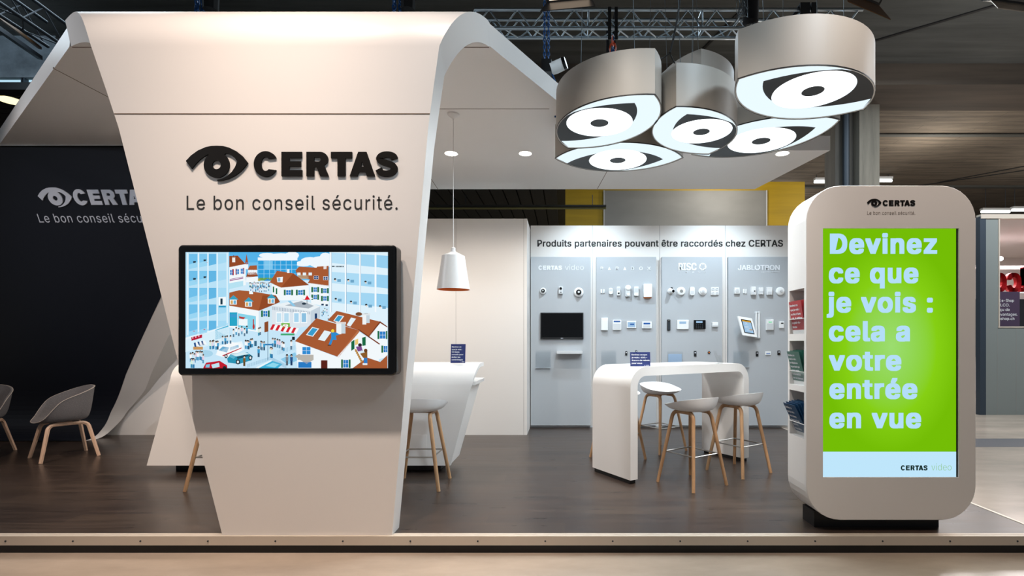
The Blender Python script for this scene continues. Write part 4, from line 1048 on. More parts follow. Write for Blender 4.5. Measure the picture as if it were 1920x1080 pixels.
def frame_path(x0, y0, x1, y1, zt, rbend=0.09, n=7):
    """foot (x0,y0) up to a bend, along under the seat and down to the opposite foot"""
    a, b_ = Vector((x0, y0, 0)), Vector((x1, y1, zt)); c = Vector((x1, -y1, zt)); d = Vector((x0, -y0, 0))
    path = [a]
    for p0, p1, p2 in ((a, b_, c), (b_, c, d)):
        u, v = (p0 - p1).normalized(), (p2 - p1).normalized()
        for k in range(n + 1):
            w = k / n; q0, q2 = p1 + u * rbend, p1 + v * rbend
            path.append(q0 * (1 - w) ** 2 + p1 * 2 * w * (1 - w) + q2 * w * w)
    path.append(d); return path[:1] + sum([[path[i]] for i in range(1, len(path) - 1)], []) + path[-1:]
def make_stool():
    t = thing('bar_stool', 'x', 'bar stool', (0, 0, 0), 0, 'white bar stools on oak legs')
    rim = hermite([(-0.22, 0.838), (-0.08, 0.812), (0.06, 0.778), (0.235, 0.750)])
    shell(0.25, 0.235, 0.22, rim, 0.698, [(0, 0), (.35, .015), (.6, .09), (.78, .25), (.9, .54), (1, 1)], 0.010, 2.5, y0=-0.06).build('seat', M['seatw'], t, angle=60)
    for s in (-1, 1):
        MB().tube(frame_path(s * 0.228, 0.225, s * 0.118, 0.125, 0.692, 0.065), [0.0165] + [0.019] * 16 + [0.0165], 8).build('leg_frame', M['oak'], t, angle=50)
    b = MB(); b.box(-0.115, 0.115, -0.02, 0.02, 0.682, 0.696); b.build('cross_rail', M['oak'], t, smooth=False)
    q = 0.178; z = 0.30
    lx = 0.228 + (0.118 - 0.228) * z / 0.69; ly = 0.225 + (0.125 - 0.225) * z / 0.69
    lx -= 0.016; ly -= 0.004
    for k2, (p0, p1) in enumerate((((-lx, ly), (lx, ly)), ((lx, ly), (lx, -ly)), ((lx, -ly), (-lx, -ly)), ((-lx, -ly), (-lx, ly)))):
        pass
    b = MB(); pts = [(-lx, ly, z), (lx, ly, z), (lx, -ly, z), (-lx, -ly, z), (-lx, ly, z)]
    for p0, p1 in zip(pts, pts[1:]): b.tube([p0, p1], 0.0068, 8)
    b.build('footrest', M['steel'], t)
    return t
st0 = make_stool()
SP = [(-1.375, 4.81, 90, 'white bar stool at the reception counter, just right of the tower foot'),
      (-3.215, 4.81, 90, 'bar stool mostly hidden behind the tower foot, only an oak leg showing left'),
      (1.21, 4.85, 124, 'nearest bar stool in front of the bar table, white shell seat on oak legs'),
      (1.81, 5.30, 124, 'bar stool in front of the bar table next to the kiosk'),
      (1.19, 6.36, 304, 'white bar stool tucked behind the bar table facing the viewer'),
      (0.61, 5.90, 304, 'bar stool mostly hidden behind the near leg panel of the bar table')]
for i, (x, y, a, lab) in enumerate(SP):
    o = st0 if i == 0 else copy_tree(st0)
    o.location = (x, y, 0); o.rotation_euler = (0, 0, R(a - 90)); o['label'] = lab

# ================================================================== lounge armchairs
def make_chair():
    t = thing('armchair', 'x', 'armchair', (0, 0, 0), 0, 'grey felt armchairs by the navy wall')
    rim = hermite([(-0.25, 0.83), (-0.10, 0.765), (0.06, 0.69), (0.11, 0.645), (0.16, 0.57), (0.22, 0.475), (0.27, 0.437)])
    shell(0.29, 0.27, 0.25, rim, 0.425, [(0, 0), (.5, .01), (.7, .05), (.8, .13), (.87, .30), (.93, .58), (1, 1)], 0.018, 2.6, 56, 20).build('shell', M['felt'], t, angle=70)
    # pale piping along the rim
    path = []
    for k2 in range(49):
        an = 2 * PI * k2 / 48; c, s = math.cos(an), math.sin(an); f = (abs(c) ** 2.6 + abs(s) ** 2.6) ** (-1 / 2.6)
        x, y = 0.29 * f * c, (0.27 if s > 0 else 0.25) * f * s
        path.append((x * 1.004, y * 1.004, rim(y) - 0.001))
    MB().tube(path, 0.0032, 6).build('piping', mat('pale_piping', 'b8aca2', 0.8), t)
    for s in (-1, 1):
        MB().tube(frame_path(s * 0.255, 0.245, s * 0.165, 0.165, 0.405, 0.06), [0.018] + [0.021] * 16 + [0.018], 6).build('leg_frame', M['palewood'], t, angle=50)
    b = MB()
    for y in (-0.1, 0.1): b.box(-0.165, 0.165, y - 0.02, y + 0.02, 0.40, 0.418)
    b.build('seat_support', M['plinth'], t, smooth=False)
    return t
ch0 = make_chair()
ch0.location = (-5.90, 5.97, 0); ch0.rotation_euler = (0, 0, R(236 - 90)); ch0['label'] = 'grey felt armchair on pale wooden legs, whole, in front of the navy wall'
ch1 = copy_tree(ch0); ch1.location = (-6.98, 6.0, 0); ch1.rotation_euler = (0, 0, R(300 - 90)); ch1['label'] = 'grey felt armchair cut off by the left edge of the photo'
# ================================================================== display kiosk
KY, KB = 3.62, 3.92
KX0, KX1, KZ0, KZ1, KR = 1.722, 2.934, 0.083, 2.473, 0.245
kc = Vector(((KX0 + KX1) / 2, KY + 0.15, 0))
ks = thing('display_kiosk', 'tall white rounded kiosk with a bright green screen and brochure rack on its side', 'kiosk', tuple(kc))
kx, kz = (KX0 + KX1) / 2, (KZ0 + KZ1) / 2
w, h = KX1 - KX0, KZ1 - KZ0
sx0, sx1 = P(1543, 0, KY).x, P(1798, 0, KY).x
sz0, sz1 = P(0, 895, KY).z, P(0, 428, KY).z
NO = 8
outr = rrect(w, h, KR, NO)
inr = [(x + (sx0 + sx1) / 2 - kx, y + (sz0 + sz1) / 2 - kz) for x, y in rrect(sx1 - sx0, sz1 - sz0, 0.003, NO)]
oc = rrect(w - 0.008, h - 0.008, KR - 0.004, NO)
b = MB(); b.loft([[(kx + x, KY + 0.03, kz + y) for x, y in outr], [(kx + x, KY + 0.004, kz + y) for x, y in outr], [(kx + x, KY, kz + y) for x, y in oc], [(kx + x, KY, kz + y) for x, y in inr], [(kx + x, KY + 0.02, kz + y) for x, y in inr]], caps=False)
rel(b.build('front_panel', M['white'], angle=30), ks)
b = MB(); n = len(outr)
skip = 2 * (NO + 1) - 1                                # edge from the end of the top left corner to the start of the bottom left one
for i in range(n):
    if i == skip: continue
    p, q = outr[i], outr[(i + 1) % n]
    b.face([(kx + p[0], KY + 0.03, kz + p[1]), (kx + q[0], KY + 0.03, kz + q[1]), (kx + q[0], KB, kz + q[1]), (kx + p[0], KB, kz + p[1])])
b.face([(kx + x, KB, kz + y) for x, y in outr])
zlo, zhi = KZ0 + KR, KZ1 - KR
cells = [(1.416, 1.745), (1.035, 1.364), (0.654, 0.991)]
b.box(KX0, KX0 + 0.02, KY + 0.03, KB, 1.745, zhi); b.box(KX0, KX0 + 0.02, KY + 0.03, KB, zlo, 0.654)
rel(b.build('body', M['white'], angle=30), ks)
b = MB()
b.box(KX0, KX0 + 0.02, KY + 0.0301, KY + 0.034, 0.6541, 1.7449); b.box(KX0, KX0 + 0.02, KB - 0.028, KB - 0.0005, 0.6541, 1.7449)
b.box(KX0 + 0.13, KX0 + 0.14, KY + 0.03, KB - 0.01, 0.60, 1.80)
b.box(KX0 + 0.0202, KX0 + 0.1298, KY + 0.0305, KY + 0.034, 0.62, 1.78); b.box(KX0 + 0.0202, KX0 + 0.1298, KB - 0.028, KB - 0.022, 0.62, 1.78)
for z0, z1 in ((1.364, 1.416), (0.991, 1.035), (0.62, 0.654), (1.745, 1.78)): b.box(KX0 + (0.0201 if z0 < 0.9 or z0 > 1.5 else 0.0), KX0 + 0.129, KY + 0.0342, KB - 0.0282, z0, z1)
rel(b.build('brochure_rack', M['white'], smooth=False), ks)
for z0, zl in ((1.416, 1.525), (1.035, 1.135), (0.654, 0.755)):
    b = MB(); b.box(KX0 + 0.001, KX0 + 0.004, KY + 0.034, KB - 0.028, z0, zl); lip = rel(b.build('rack_lip', M['acrylic'], smooth=False), ks)
    b = MB(); b.box(KX0, KX0 + 0.005, KY + 0.034, KB - 0.028, zl, zl + 0.004); e = b.build('lip_edge', M['paper'], lip, smooth=False)
    e.matrix_parent_inverse = (Matrix.Translation(ks.location)).inverted() @ Matrix.Identity(4); e.matrix_parent_inverse = Matrix.Identity(4)
b = MB(); b.box(KX0 + 0.26, KX1 - 0.2, KY + 0.09, KB - 0.03, 0, KZ0 + 0.01); b.box(KX0 + 0.10, KX0 + 0.26, KY + 0.09, KB - 0.03, 0, KZ0 + 0.03)
rel(b.build('plinth', M['plinth'], smooth=False), ks)
sc_ = Vector(((sx0 + sx1) / 2, KY + 0.012, (sz0 + sz1) / 2))
def krel(o, loc=None):
    rel(o, ks); return o
hw, hh = (sx1 - sx0) / 2, (sz1 - sz0) / 2
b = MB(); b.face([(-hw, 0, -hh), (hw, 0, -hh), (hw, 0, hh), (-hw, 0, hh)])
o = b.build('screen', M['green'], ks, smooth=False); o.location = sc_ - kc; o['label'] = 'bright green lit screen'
b = MB(); b.box(P(1795, 0, KY).x, sx1, KY + 0.010, KY + 0.0118, sz0, sz1); scr_edge = krel(b.build('screen_bezel', M['gloss_black'], smooth=False))
YK = KY + 0.0105
b = MB(); a, c = P(1543, 895, YK), P(1795, 847, YK); b.face([(a.x, YK + 0.0007, a.z), (c.x, YK + 0.0007, a.z), (c.x, YK + 0.0007, c.z), (a.x, YK + 0.0007, c.z)])
o = krel(b.build('screen_footer', M['scr_blue'], smooth=False)); o['label'] = 'pale blue band at the foot of the screen'
for s, x0, x1, base in (('Devinez', 1556, 1757, 476), ('ce que', 1554, 1722, 531), ('je vois :', 1550, 1749, 586), ('cela a', 1554, 1706, 640), ('votre', 1554, 1690, 695), ('entrée', 1555, 1720, 748), ('en vue', 1555, 1727, 803)):
    for wd, wa, wb in word_spans(s, x0, x1, 0.036, 1.1):
        b = MB(); ptext(b, wd, wa, wb, base, 38, YK, 0.036, 0, 'H', 1.1)
        o = krel(b.build('screen_lettering', M['scr_text'], smooth=False)); o['label'] = 'big pale blue word on the green screen'
b = MB(); plogo(b, 1689, 1739, 882, 9.5, YK); krel(b.build('footer_lettering', M['scr_ink'], smooth=False))
b = MB(); ptext(b, 'video', 1746.5, 1784, 882, 12.5, YK, -0.012, 0, 'd'); krel(b.build('footer_thin_lettering', M['scr_green'], smooth=False))
YK2 = KY - 0.0005
b = MB(); eye_logo(b, 0, 0, 27 * KY / F, (lambda o: lambda x, y, z: Vector((o.x + x, YK2 - z, o.z + y)))(P(1639, 380.5, YK2)), 0.003); krel(b.build('eye_emblem', M['black'], angle=25))
b = MB(); plogo(b, 1655, 1715.5, 386, 10.5, YK2, 0.002); krel(b.build('logo_lettering', M['black'], smooth=False))
for wd, wa, wb in word_spans('Le bon conseil sécurité.', 1626, 1716, 0.0, 1.08):
    b = MB(); ptext(b, wd, wa, wb, 402.5, 6.5, YK2, 0.0, 0.0006, 'L', 1.08); krel(b.build('slogan_lettering', M['greyink'], smooth=False))

# brochures standing in the side rack
def brochure(z0, dx, dy, tilt, hgt, m, lines, label, group, split=0.0):
    t = thing('brochure', label, 'brochure', (KX0 + dx, KB - 0.034 - dy, z0), 0, group)
    ct_, sn = math.cos(R(tilt)), math.sin(R(tilt))
    wd = 0.198
    T = lambda a, bb, d: Vector((-bb * sn - d * ct_, -a, bb * ct_ - d * sn))
    b = MB(); b.loft([[T(a, bb, d) for a, bb in ((0, 0.03), (wd, 0.03), (wd, hgt), (0, hgt))] for d in (0, 0.0022)]); b.build('cover', m, t, smooth=False)
    b = MB(); b.loft([[T(a, bb, d) for a, bb in ((0, 0.0), (wd, 0.0), (wd, 0.03), (0, 0.03))] for d in (0, 0.0022)]); b.build('white_band', M['paper'], t, smooth=False)
    if lines:
        b = MB(); lh = (hgt - 0.05) / len(lines)
        for i, (s, fr) in enumerate(lines):
            base = hgt - 0.012 - (i + 0.8) * lh
            text(b, s, fr * wd * 0.86, lh * 0.5, lambda a, bb, d, base=base: T(0.012 + a, base + bb, 0.0026 + d), 0.03, 0, 'H')
        b.build('lettering', M['whiteink'], t, smooth=False)
    return t
RL = [('Devinez ce', .75), ('que je vois :', .86), ("au lieu d'une", .92), ('clé, il utilise', 1.0), ('un pied-de-', .8), ('biche', .42)]
GL = [('Devinez ce', .6), ('que je vois :', .7), ('le téléphone', .75), ('important qui', .85), ('sonne après', .75), ('la fermeture', .8), ('de vos bureaux', .95)]
BL = [('Devinez ce', .62), ('que je vois :', .72), ('vous donne', .7), ('dans le froid', .8), ('quand il', .5), ('vous lâche', .64)]
brochure(1.4165, 0.026, 0.004, 8, 0.245, M['red_card'], RL, 'front red brochure in the top pocket of the kiosk rack', 'red brochures in the kiosk rack')
brochure(1.4165, 0.034, 0.0, 5, 0.25, M['red_card'], None, 'second red brochure behind the front one in the top pocket', 'red brochures in the kiosk rack')
brochure(1.4165, 0.044, 0.0, 3, 0.252, M['red_card'], None, 'rearmost red brochure in the top pocket of the kiosk rack', 'red brochures in the kiosk rack')
brochure(1.0355, 0.036, 0.0, 13, 0.255, M['green_card'], GL, 'front green brochure in the middle pocket of the kiosk rack', 'green brochures in the kiosk rack')
for i, n_ in enumerate(('second', 'third', 'rearmost')):
    brochure(1.0355, 0.045 + 0.011 * i, 0.0, 10 - 3 * i, 0.258 + 0.002 * i, M['green_card'], None, n_ + ' green brochure in the middle pocket of the kiosk rack', 'green brochures in the kiosk rack')
brochure(0.6545, 0.062, -0.004, 25, 0.262, M['teal_card'], BL, 'front blue brochure leaning out of the bottom pocket of the kiosk rack', 'blue brochures in the kiosk rack')
for i, n_ in enumerate(('second', 'third', 'fourth', 'fifth', 'rearmost')):
    brochure(0.6545, 0.070 + 0.009 * i, -0.002, 22 - 3 * i, 0.266, M['teal_card'], None, n_ + ' blue brochure leaning in the bottom pocket of the kiosk rack', 'blue brochures in the kiosk rack')

# ================================================================== devices on the grey panels
kq = YQ / F
def dv(name, label, cat, px, py, group=None):
    return thing(name, label, cat, tuple(P(px, py, YQ)), 0, group)
def A6(x, y): return 960 + x / 3.857, 420 + y / 3.857
def A7(x, y): return 1220 + x / 3.857, 420 + y / 3.857
s_ = kq / 3.857
def boxdev(name, label, cat, pos, w, h, d=0.03, m='plastic', r=0.008, group=None):
    t = dv(name, label, cat, *pos, group)
    b = MB(); rbox(b, w * s_, h * s_, d, r, 0.004); b.build('casing', M[m], t)
    return t
def sub(t, name, m, cx, cy, w, h, z0, d=0.002, r=0.002):
    b = MB(); rbox(b, w * s_, h * s_, d, r, d * 0.3, FM, cx * s_, -cy * s_, z0); return b.build(name, M[m] if isinstance(m, str) else m, t)
def disc(t, name, m, prof, cx=0, cy=0, n=28):
    return MB().lathe([(r * s_, z) for r, z in prof], n, lambda x, y, z: FM(x + cx * s_, y - cy * s_, z)).build(name, M[m] if isinstance(m, str) else m, t)
SEC = 'security devices on the grey panels'
def dome(pos, r, label):
    t = dv('dome_camera', label, 'camera', *pos, 'white dome cameras')
    disc(t, 'base', 'plastic', [(r, 0), (r, 0.02), (r * 0.85, 0.035), (r * 0.6, 0.04)])
    q = [(r * 0.58 * math.cos(R(a)), 0.04 + r * 0.58 * s_ * math.sin(R(a))) for a in range(0, 90, 12)] + [(0.01, 0.04 + r * 0.58 * s_)]
    disc(t, 'dome', 'gloss_black', q); disc(t, 'lens_ring', 'plastic2', [(r * .22, 0.04 + r * .52 * s_), (r * .22, 0.045 + r * .55 * s_), (r * .14, 0.045 + r * .56 * s_)])
dome(A6(225, 485), 24, 'small white dome camera at the left above the black monitor')
dome(A6(482, 495), 35, 'larger white dome camera above the right of the black monitor')
t = boxdev('cube_camera', 'small grey cube camera between the two dome cameras', 'camera', A6(353, 480), 30, 54, 0.05, 'plastic2'); disc(t, 'lens', 'gloss_black', [(9, .05), (9, .058), (5, .06), (.01, .06)], 0, -12); sub(t, 'sensor_window', 'black_plastic', 0, 16, 10, 6, .05)
p = A6(361.5, 737)
t = dv('monitor', 'small black flat monitor on the grey panel', 'monitor', *p)
b = MB(); rbox(b, 309 * s_, 190 * s_, 0.045, 0.004, 0.006); b.build('casing', M['black_plastic'], t)
b = MB(); rbox(b, 297 * s_, 170 * s_, 0.002, 0.002, 0.0006, FM, 0, 4 * s_, 0.045); b.build('screen', M['gloss_black'], t)
sub(t, 'badge', 'silverink', 0, 89, 18, 4, .045)
t = dv('wall_shelf', 'narrow white shelf below the black monitor', 'shelf', *A6(416, 928)); b = MB(); rbox(b, 182 * s_, 20 * s_, 0.15, 0.004, 0.002); b.build('board', M['plastic2'], t)
def holder(label, x0, y0, x1, y1, f, sheet=None):
    a = f((x0 + x1) / 2, (y0 + y1) / 2); w_, h_ = x1 - x0, y1 - y0
    t = dv('leaflet_holder', label, 'leaflet holder', *a, 'clear wall leaflet holders')
    b = MB(); rbox(b, w_ * s_, h_ * s_, 0.003, 0.002, 0.001); b.build('back_plate', M['acrylic'], t)
    b = MB(); rbox(b, w_ * s_, h_ * s_ * 0.9, 0.003, 0.002, 0.001, FM, 0, -h_ * s_ * 0.05, 0.03); b.build('front_plate', M['acrylic'], t)
    b = MB(); b.box(-w_ / 2 * s_, w_ / 2 * s_, -0.033, -0.003, -h_ / 2 * s_, -h_ / 2 * s_ + 0.003); b.build('base', M['plastic2'], t, smooth=False)
    if sheet: sub(t, 'sheet', sheet, 0, 8, w_ * .9, h_ * .8, .012)
holder('empty clear leaflet holder under the black monitor, left of the shelf', 170, 915, 280, 1042, A6)
holder('clear leaflet holder above the near end of the bar table', 645, 915, 753, 1042, A6)
holder('clear leaflet holder with a pale blue sheet behind the bar table', 120, 920, 230, 1042, A7, mat('pale_blue_sheet', '9fb6d0', 0.6))
holder('empty clear leaflet holder below the tilted tablet', 597, 917, 708, 1035, A7)
# second panel
t = dv('magnet_contact', 'pair of tiny white magnetic contacts at the left of the second panel', 'sensor', *A6(655, 487), SEC)
b = MB(); rbox(b, 11 * s_, 28 * s_, .015, .003, .003, FM, -9 * s_); rbox(b, 11 * s_, 28 * s_, .015, .003, .003, FM, 9 * s_); b.build('casing', M['plastic'], t); sub(t, 'screw_strip', 'plastic2', 0, 11, 26, 4, .012)
t = boxdev('motion_sensor', 'small white motion sensor beside the magnetic contacts on the second panel', 'sensor', A6(713, 487), 28, 46, .035, 'plastic', .02, SEC); sub(t, 'sensor_window', 'plastic2', 0, -8, 20, 18, .035)
t = boxdev('motion_sensor', 'slim white motion sensor with a dark lower window on the second panel', 'sensor', A6(769, 487), 25, 64, .04, 'plastic', .008, SEC); sub(t, 'dark_window', 'black_plastic', 1, 16, 12, 12, .04); sub(t, 'sensor_window', 'plastic2', 0, -14, 18, 22, .04)
t = boxdev('outdoor_sensor', 'bulky white outdoor sensor with a round cap in the middle of the second panel', 'sensor', A6(835, 496), 36, 64, .05, 'plastic2', .015, SEC); disc(t, 'cap', 'plastic', [(21, .0), (21, .05), (15, .062), (.01, .066)], 2, -32); disc(t, 'lens', 'plastic', [(11, .05), (11, .056), (4, .06), (.01, .06)], 2, 16)
t = boxdev('motion_sensor', 'ribbed white motion sensor left of the orange-edged siren', 'sensor', A6(897, 487), 32, 68, .045, 'plastic', .006, SEC); sub(t, 'sensor_window', 'plastic2', 0, -6, 24, 30, .045)
t = boxdev('siren', 'white box siren with an orange lower edge', 'siren', A6(978, 484), 62, 96, .07, 'plastic', .015, SEC); sub(t, 'flash_strip', 'orange', 0, 48, 56, 12, .01, .05, .01)
t = boxdev('junction_box', 'tall white wireless box at the left of the second row, second panel', 'control box', A6(668, 724), 48, 90, .04, 'plastic', .006, SEC); sub(t, 'cover', 'plastic', 2, 8, 40, 74, .04, .006); sub(t, 'caption_strip', 'plastic2', 0, 54, 40, 4, .001)
t = boxdev('keypad', 'rounded white keypad with a dark blue display strip on the second panel', 'keypad', A6(758, 731), 63, 74, .03, 'plastic', .016, SEC); sub(t, 'display', 'scr_lcd', 0, -26, 48, 10, .03); sub(t, 'flap', 'plastic2', 0, 10, 54, 40, .03)
t = boxdev('touch_panel', 'white touch panel with a lit blue picture on the second panel', 'keypad', A6(863, 728), 68, 52, .025, 'plastic', .005, SEC); sub(t, 'display', 'scr_lcd2', 0, 0, 54, 36, .025); sub(t, 'display_swirl', 'scr_lcd', 4, -2, 30, 10, .027)
t = boxdev('keypad', 'low white keypad with a bright blue display above the navy table sign', 'keypad', A6(973, 731), 70, 50, .03, 'plastic', .005, SEC); sub(t, 'display', 'scr_lcd', 0, -11, 48, 12, .03); sub(t, 'keys', 'plastic2', 0, 10, 52, 16, .03)
def fob(name, label, pos, w, h, m='black_plastic', dot=None):
    t = boxdev(name, label, 'key fob', pos, w, h, .012, m, .006, 'small key fobs in the bottom row'); sub(t, 'button', dot or 'silverink', 0, -h * .18, w * .5, h * .22, .012)
    return t
t = fob('key_fob', 'black key fob with a pale button hung above the bar table, second panel', A6(826, 935), 15, 30, dot='paper')
MB().tube([FM(0, -.03, .004), FM(.006, -.05, .004), FM(-.004, -.07, .004)], .0012, 5).build('strap', M['wire'], t)
fob('key_fob', 'black key fob peeping over the navy sign on the bar table', A6(898, 926), 14, 26)
# third panel
t = dv('bullet_camera', 'white bullet camera with a black lens at top left of the third panel', 'camera', *A7(148, 488))
disc(t, 'mount', 'plastic', [(22, 0), (22, .02), (14, .035), (8, .05)], -6, -2); b = MB()
b.tube([FM(-.01, .0, .04), FM(.012, -.004, .10)], .03, 20); b.build('barrel', M['plastic'], t); b = MB(); b.tube([FM(.012, -.004, .10), FM(.0145, -.0046, .107)], .022, 20); b.build('lens', M['gloss_black'], t)
sub(t, 'cable_clip', 'black_plastic', 2, -24, 14, 10, .02)
t = dv('smoke_detector', 'round white detector with a grey centre on the third panel', 'detector', *A7(218, 487), 'round white detectors'); disc(t, 'base', 'plastic', [(32, 0), (32, .018), (26, .035), (12, .04), (11, .03)]); disc(t, 'centre', 'greyscreen', [(11, .02), (11, .036), (.01, .037)])
t = boxdev('motion_sensor', 'rounded white motion sensor between the two round detectors', 'sensor', A7(297, 487), 34, 62, .04, 'plastic', .022, SEC); sub(t, 'sensor_window', 'plastic2', 0, 10, 24, 26, .04)
t = dv('smoke_detector', 'stepped round white detector beside the four-button plate', 'detector', *A7(375, 488), 'round white detectors'); disc(t, 'base', 'plastic', [(30, 0), (30, .012), (27, .02), (18, .022), (18, .04), (11, .045)]); disc(t, 'centre', 'plastic2', [(10, .044), (10, .05), (.01, .051)])
t = boxdev('button_plate', 'square white plate with four round buttons', 'button plate', A7(462, 487), 56, 58, .02, 'plastic', .005, SEC)
for x in (-14, 14):
    for y in (-14, 14): disc(t, 'button', 'plastic2', [(10, .02), (10, .025), (8, .027), (7, .022), (.01, .022)], x, y)
t = boxdev('remote_control', 'slim black remote control at the left of the third panel', 'remote control', A7(130, 731), 22, 80, .02, 'black_plastic', .006); sub(t, 'keys', 'darksteel', 0, 6, 13, 56, .02); sub(t, 'top_light', 'greyscreen', 0, -34, 10, 4, .02)
t = boxdev('keypad', 'glossy white keypad with a pale glowing display on the third panel', 'keypad', A7(231, 728), 84, 68, .025, 'plastic', .005, SEC); sub(t, 'display', 'scr_lcd2', -2, -14, 48, 16, .025)
t = boxdev('keypad', 'black touch keypad with a lit display on the third panel', 'keypad', A7(353, 727), 84, 64, .025, 'gloss_black', .005, SEC); sub(t, 'display', 'scr_lcd2', -4, -18, 46, 14, .025)
for i in range(4):
    for j in range(3): sub(t, 'key', 'darksteel', -24 + i * 14, 0 + j * 12, 8, 7, .025, .001)
t = boxdev('sounder', 'small low white box right of the black keypad', 'control box', A7(463, 729), 42, 34, .035, 'plastic', .005, SEC); sub(t, 'cover', 'plastic2', 0, 8, 42, 12, .035)
fob('key_fob', 'upright black key fob behind the bar table, third panel', A7(321, 938), 18, 40)
t = dv('key_fob', 'small dark round fob with an orange centre', 'key fob', *A7(421, 929), 'small key fobs in the bottom row'); disc(t, 'casing', 'black_plastic', [(9, 0), (10, .008), (7, .013)]); disc(t, 'button', 'orange', [(5, .012), (5, .015), (.01, .016)])
# fourth panel
t = boxdev('motion_sensor', 'square white sensor with a round face at top left of the fourth panel', 'sensor', A7(621, 484), 38, 44, .035, 'plastic', .006, SEC); disc(t, 'face', 'plastic2', [(15, .035), (15, .04), (12, .042), (.01, .042)], 0, 0)
t = dv('magnet_contact', 'pair of tiny white contacts near the top of the fourth panel', 'sensor', *A7(680, 487), SEC); b = MB(); rbox(b, 10 * s_, 32 * s_, .015, .003, .003, FM, -8 * s_); rbox(b, 10 * s_, 32 * s_, .015, .003, .003, FM, 8 * s_); b.build('casing', M['plastic'], t)
t = boxdev('camera_sensor', 'white motion sensor with a small black camera eye on the fourth panel', 'sensor', A7(738, 485), 34, 60, .045, 'plastic', .01, SEC); disc(t, 'lens', 'gloss_black', [(5, .045), (5, .049), (.01, .05)], 6, 2); sub(t, 'sensor_window', 'plastic2', 0, 18, 24, 20, .045)
t = boxdev('motion_sensor', 'plain white motion sensor right of the one with a camera eye', 'sensor', A7(794, 485), 30, 50, .04, 'plastic', .008, SEC); sub(t, 'sensor_window', 'plastic2', 0, 10, 28, 18, .04)
t = boxdev('motion_sensor', 'wider white motion sensor next to the round detector by the kiosk', 'sensor', A7(854, 487), 38, 56, .04, 'plastic', .006, SEC); sub(t, 'sensor_window', 'plastic2', 0, 14, 30, 22, .04)
t = dv('smoke_detector', 'round white detector nearest the kiosk', 'detector', *A7(935, 487), 'round white detectors'); disc(t, 'base', 'plastic', [(31, 0), (31, .014), (25, .03), (15, .036)]); disc(t, 'centre', 'plastic2', [(11, .035), (9, .048), (.01, .05)], 3, 0)
# tilted tablet
p = P(*A7(675, 747), YQ)
t = thing('tablet_holder', 'tablet in a white frame tilted on its arm on the fourth panel', 'tablet', tuple(p))
TQ = lambda x, y, z: FM(x, y, z)
rot = Matrix.Rotation(R(12), 3, 'X') @ Matrix.Rotation(R(-20), 3, 'Z')
TT = lambda x, y, z: (lambda v: Vector((v.x, v.y, v.z)))(Matrix.Rotation(R(-16), 3, 'X') @ (Matrix.Rotation(R(24), 3, 'Z') @ FM(x + y * -0.22, y, z))) + Vector((0, -0.12, 0))
b = MB(); rbox(b, 132 * s_, 140 * s_, .02, .012, .004, TT); b.build('frame', M['plastic'], t)
b = MB(); rbox(b, 92 * s_, 100 * s_, .002, .004, .0006, TT, 0, 0, .0202); b.build('tablet', M['gloss_black'], t)
b = MB(); rbox(b, 78 * s_, 88 * s_, .001, .001, .0003, TT, 0, 0, .0224); b.build('display', M['scr_lcd2'], t)
b = MB(); rbox(b, 78 * s_, 10 * s_, .001, .001, .0003, TT, 0, 39 * s_, .0236); rbox(b, 26 * s_, 6 * s_, .001, .001, .0003, TT, 22 * s_, -20 * s_, .0236); b.build('display_banner', M['scr_orange'], t)
b = MB()
for yy in (24, 12, 0, -10, -26): rbox(b, (44 - (yy % 5) * 6) * s_, 2.5 * s_, .001, .0005, .0003, TT, -8 * s_, yy * s_, .0236)
b.build('display_text', M['plastic'], t)
b = MB(); b.tube([(0, 0, 0), (0, -0.12, 0)], .02, 12); b.build('arm', M['plastic2'], t)
for x, lab in ((760, 'left one of two thin white tube barriers beside the tablet'), (780, 'right one of two thin white tube barriers beside the tablet')):
    t = dv('light_barrier', lab, 'light barrier', *A7(x, 732), 'white tube barriers')
    b = MB(); b.tube([FM(0, 86 * s_, .02), FM(0, -86 * s_, .02)], 6.5 * s_, 12); b.build('tube', M['plastic'], t)
    for yy in (90, -90): sub(t, 'end_cap', 'plastic2', 0, yy, 17, 16, 0, .035, .01)
t = boxdev('control_panel', 'white control box with a green light on the fourth panel', 'control box', A7(857, 730), 52, 76, .035, 'plastic', .004, SEC); sub(t, 'led', 'led_green', 2, -20, 24, 5, .035); sub(t, 'cover', 'plastic2', 0, 12, 46, 44, .035)
t = boxdev('thermostat', 'small white unit with a dark display beside the kiosk', 'control box', A7(944, 730), 33, 48, .025, 'plastic', .004, SEC); sub(t, 'display', 'black_plastic', 2, -12, 18, 8, .025)
fob('key_fob', 'black key fob at the left of the bottom row, fourth panel', A7(769, 940), 18, 36)
t = boxdev('name_plate', 'small pale plate with a blue caption in the bottom row, fourth panel', 'plate', A7(848, 935), 40, 28, .012, 'plastic', .003); sub(t, 'caption', mat('blue_caption', '5a80c0', 0.5), 0, 2, 28, 6, .012)
t = fob('key_fob', 'black keys with a ring at the right of the bottom row by the kiosk', A7(926, 932), 20, 34)
b = MB(); b.tube([FM(.017 + .010 * math.cos(a * PI / 8), -.022 + .010 * math.sin(a * PI / 8), .012) for a in range(17)], .0018, 5); b.build('key_ring', M['copper'], t)

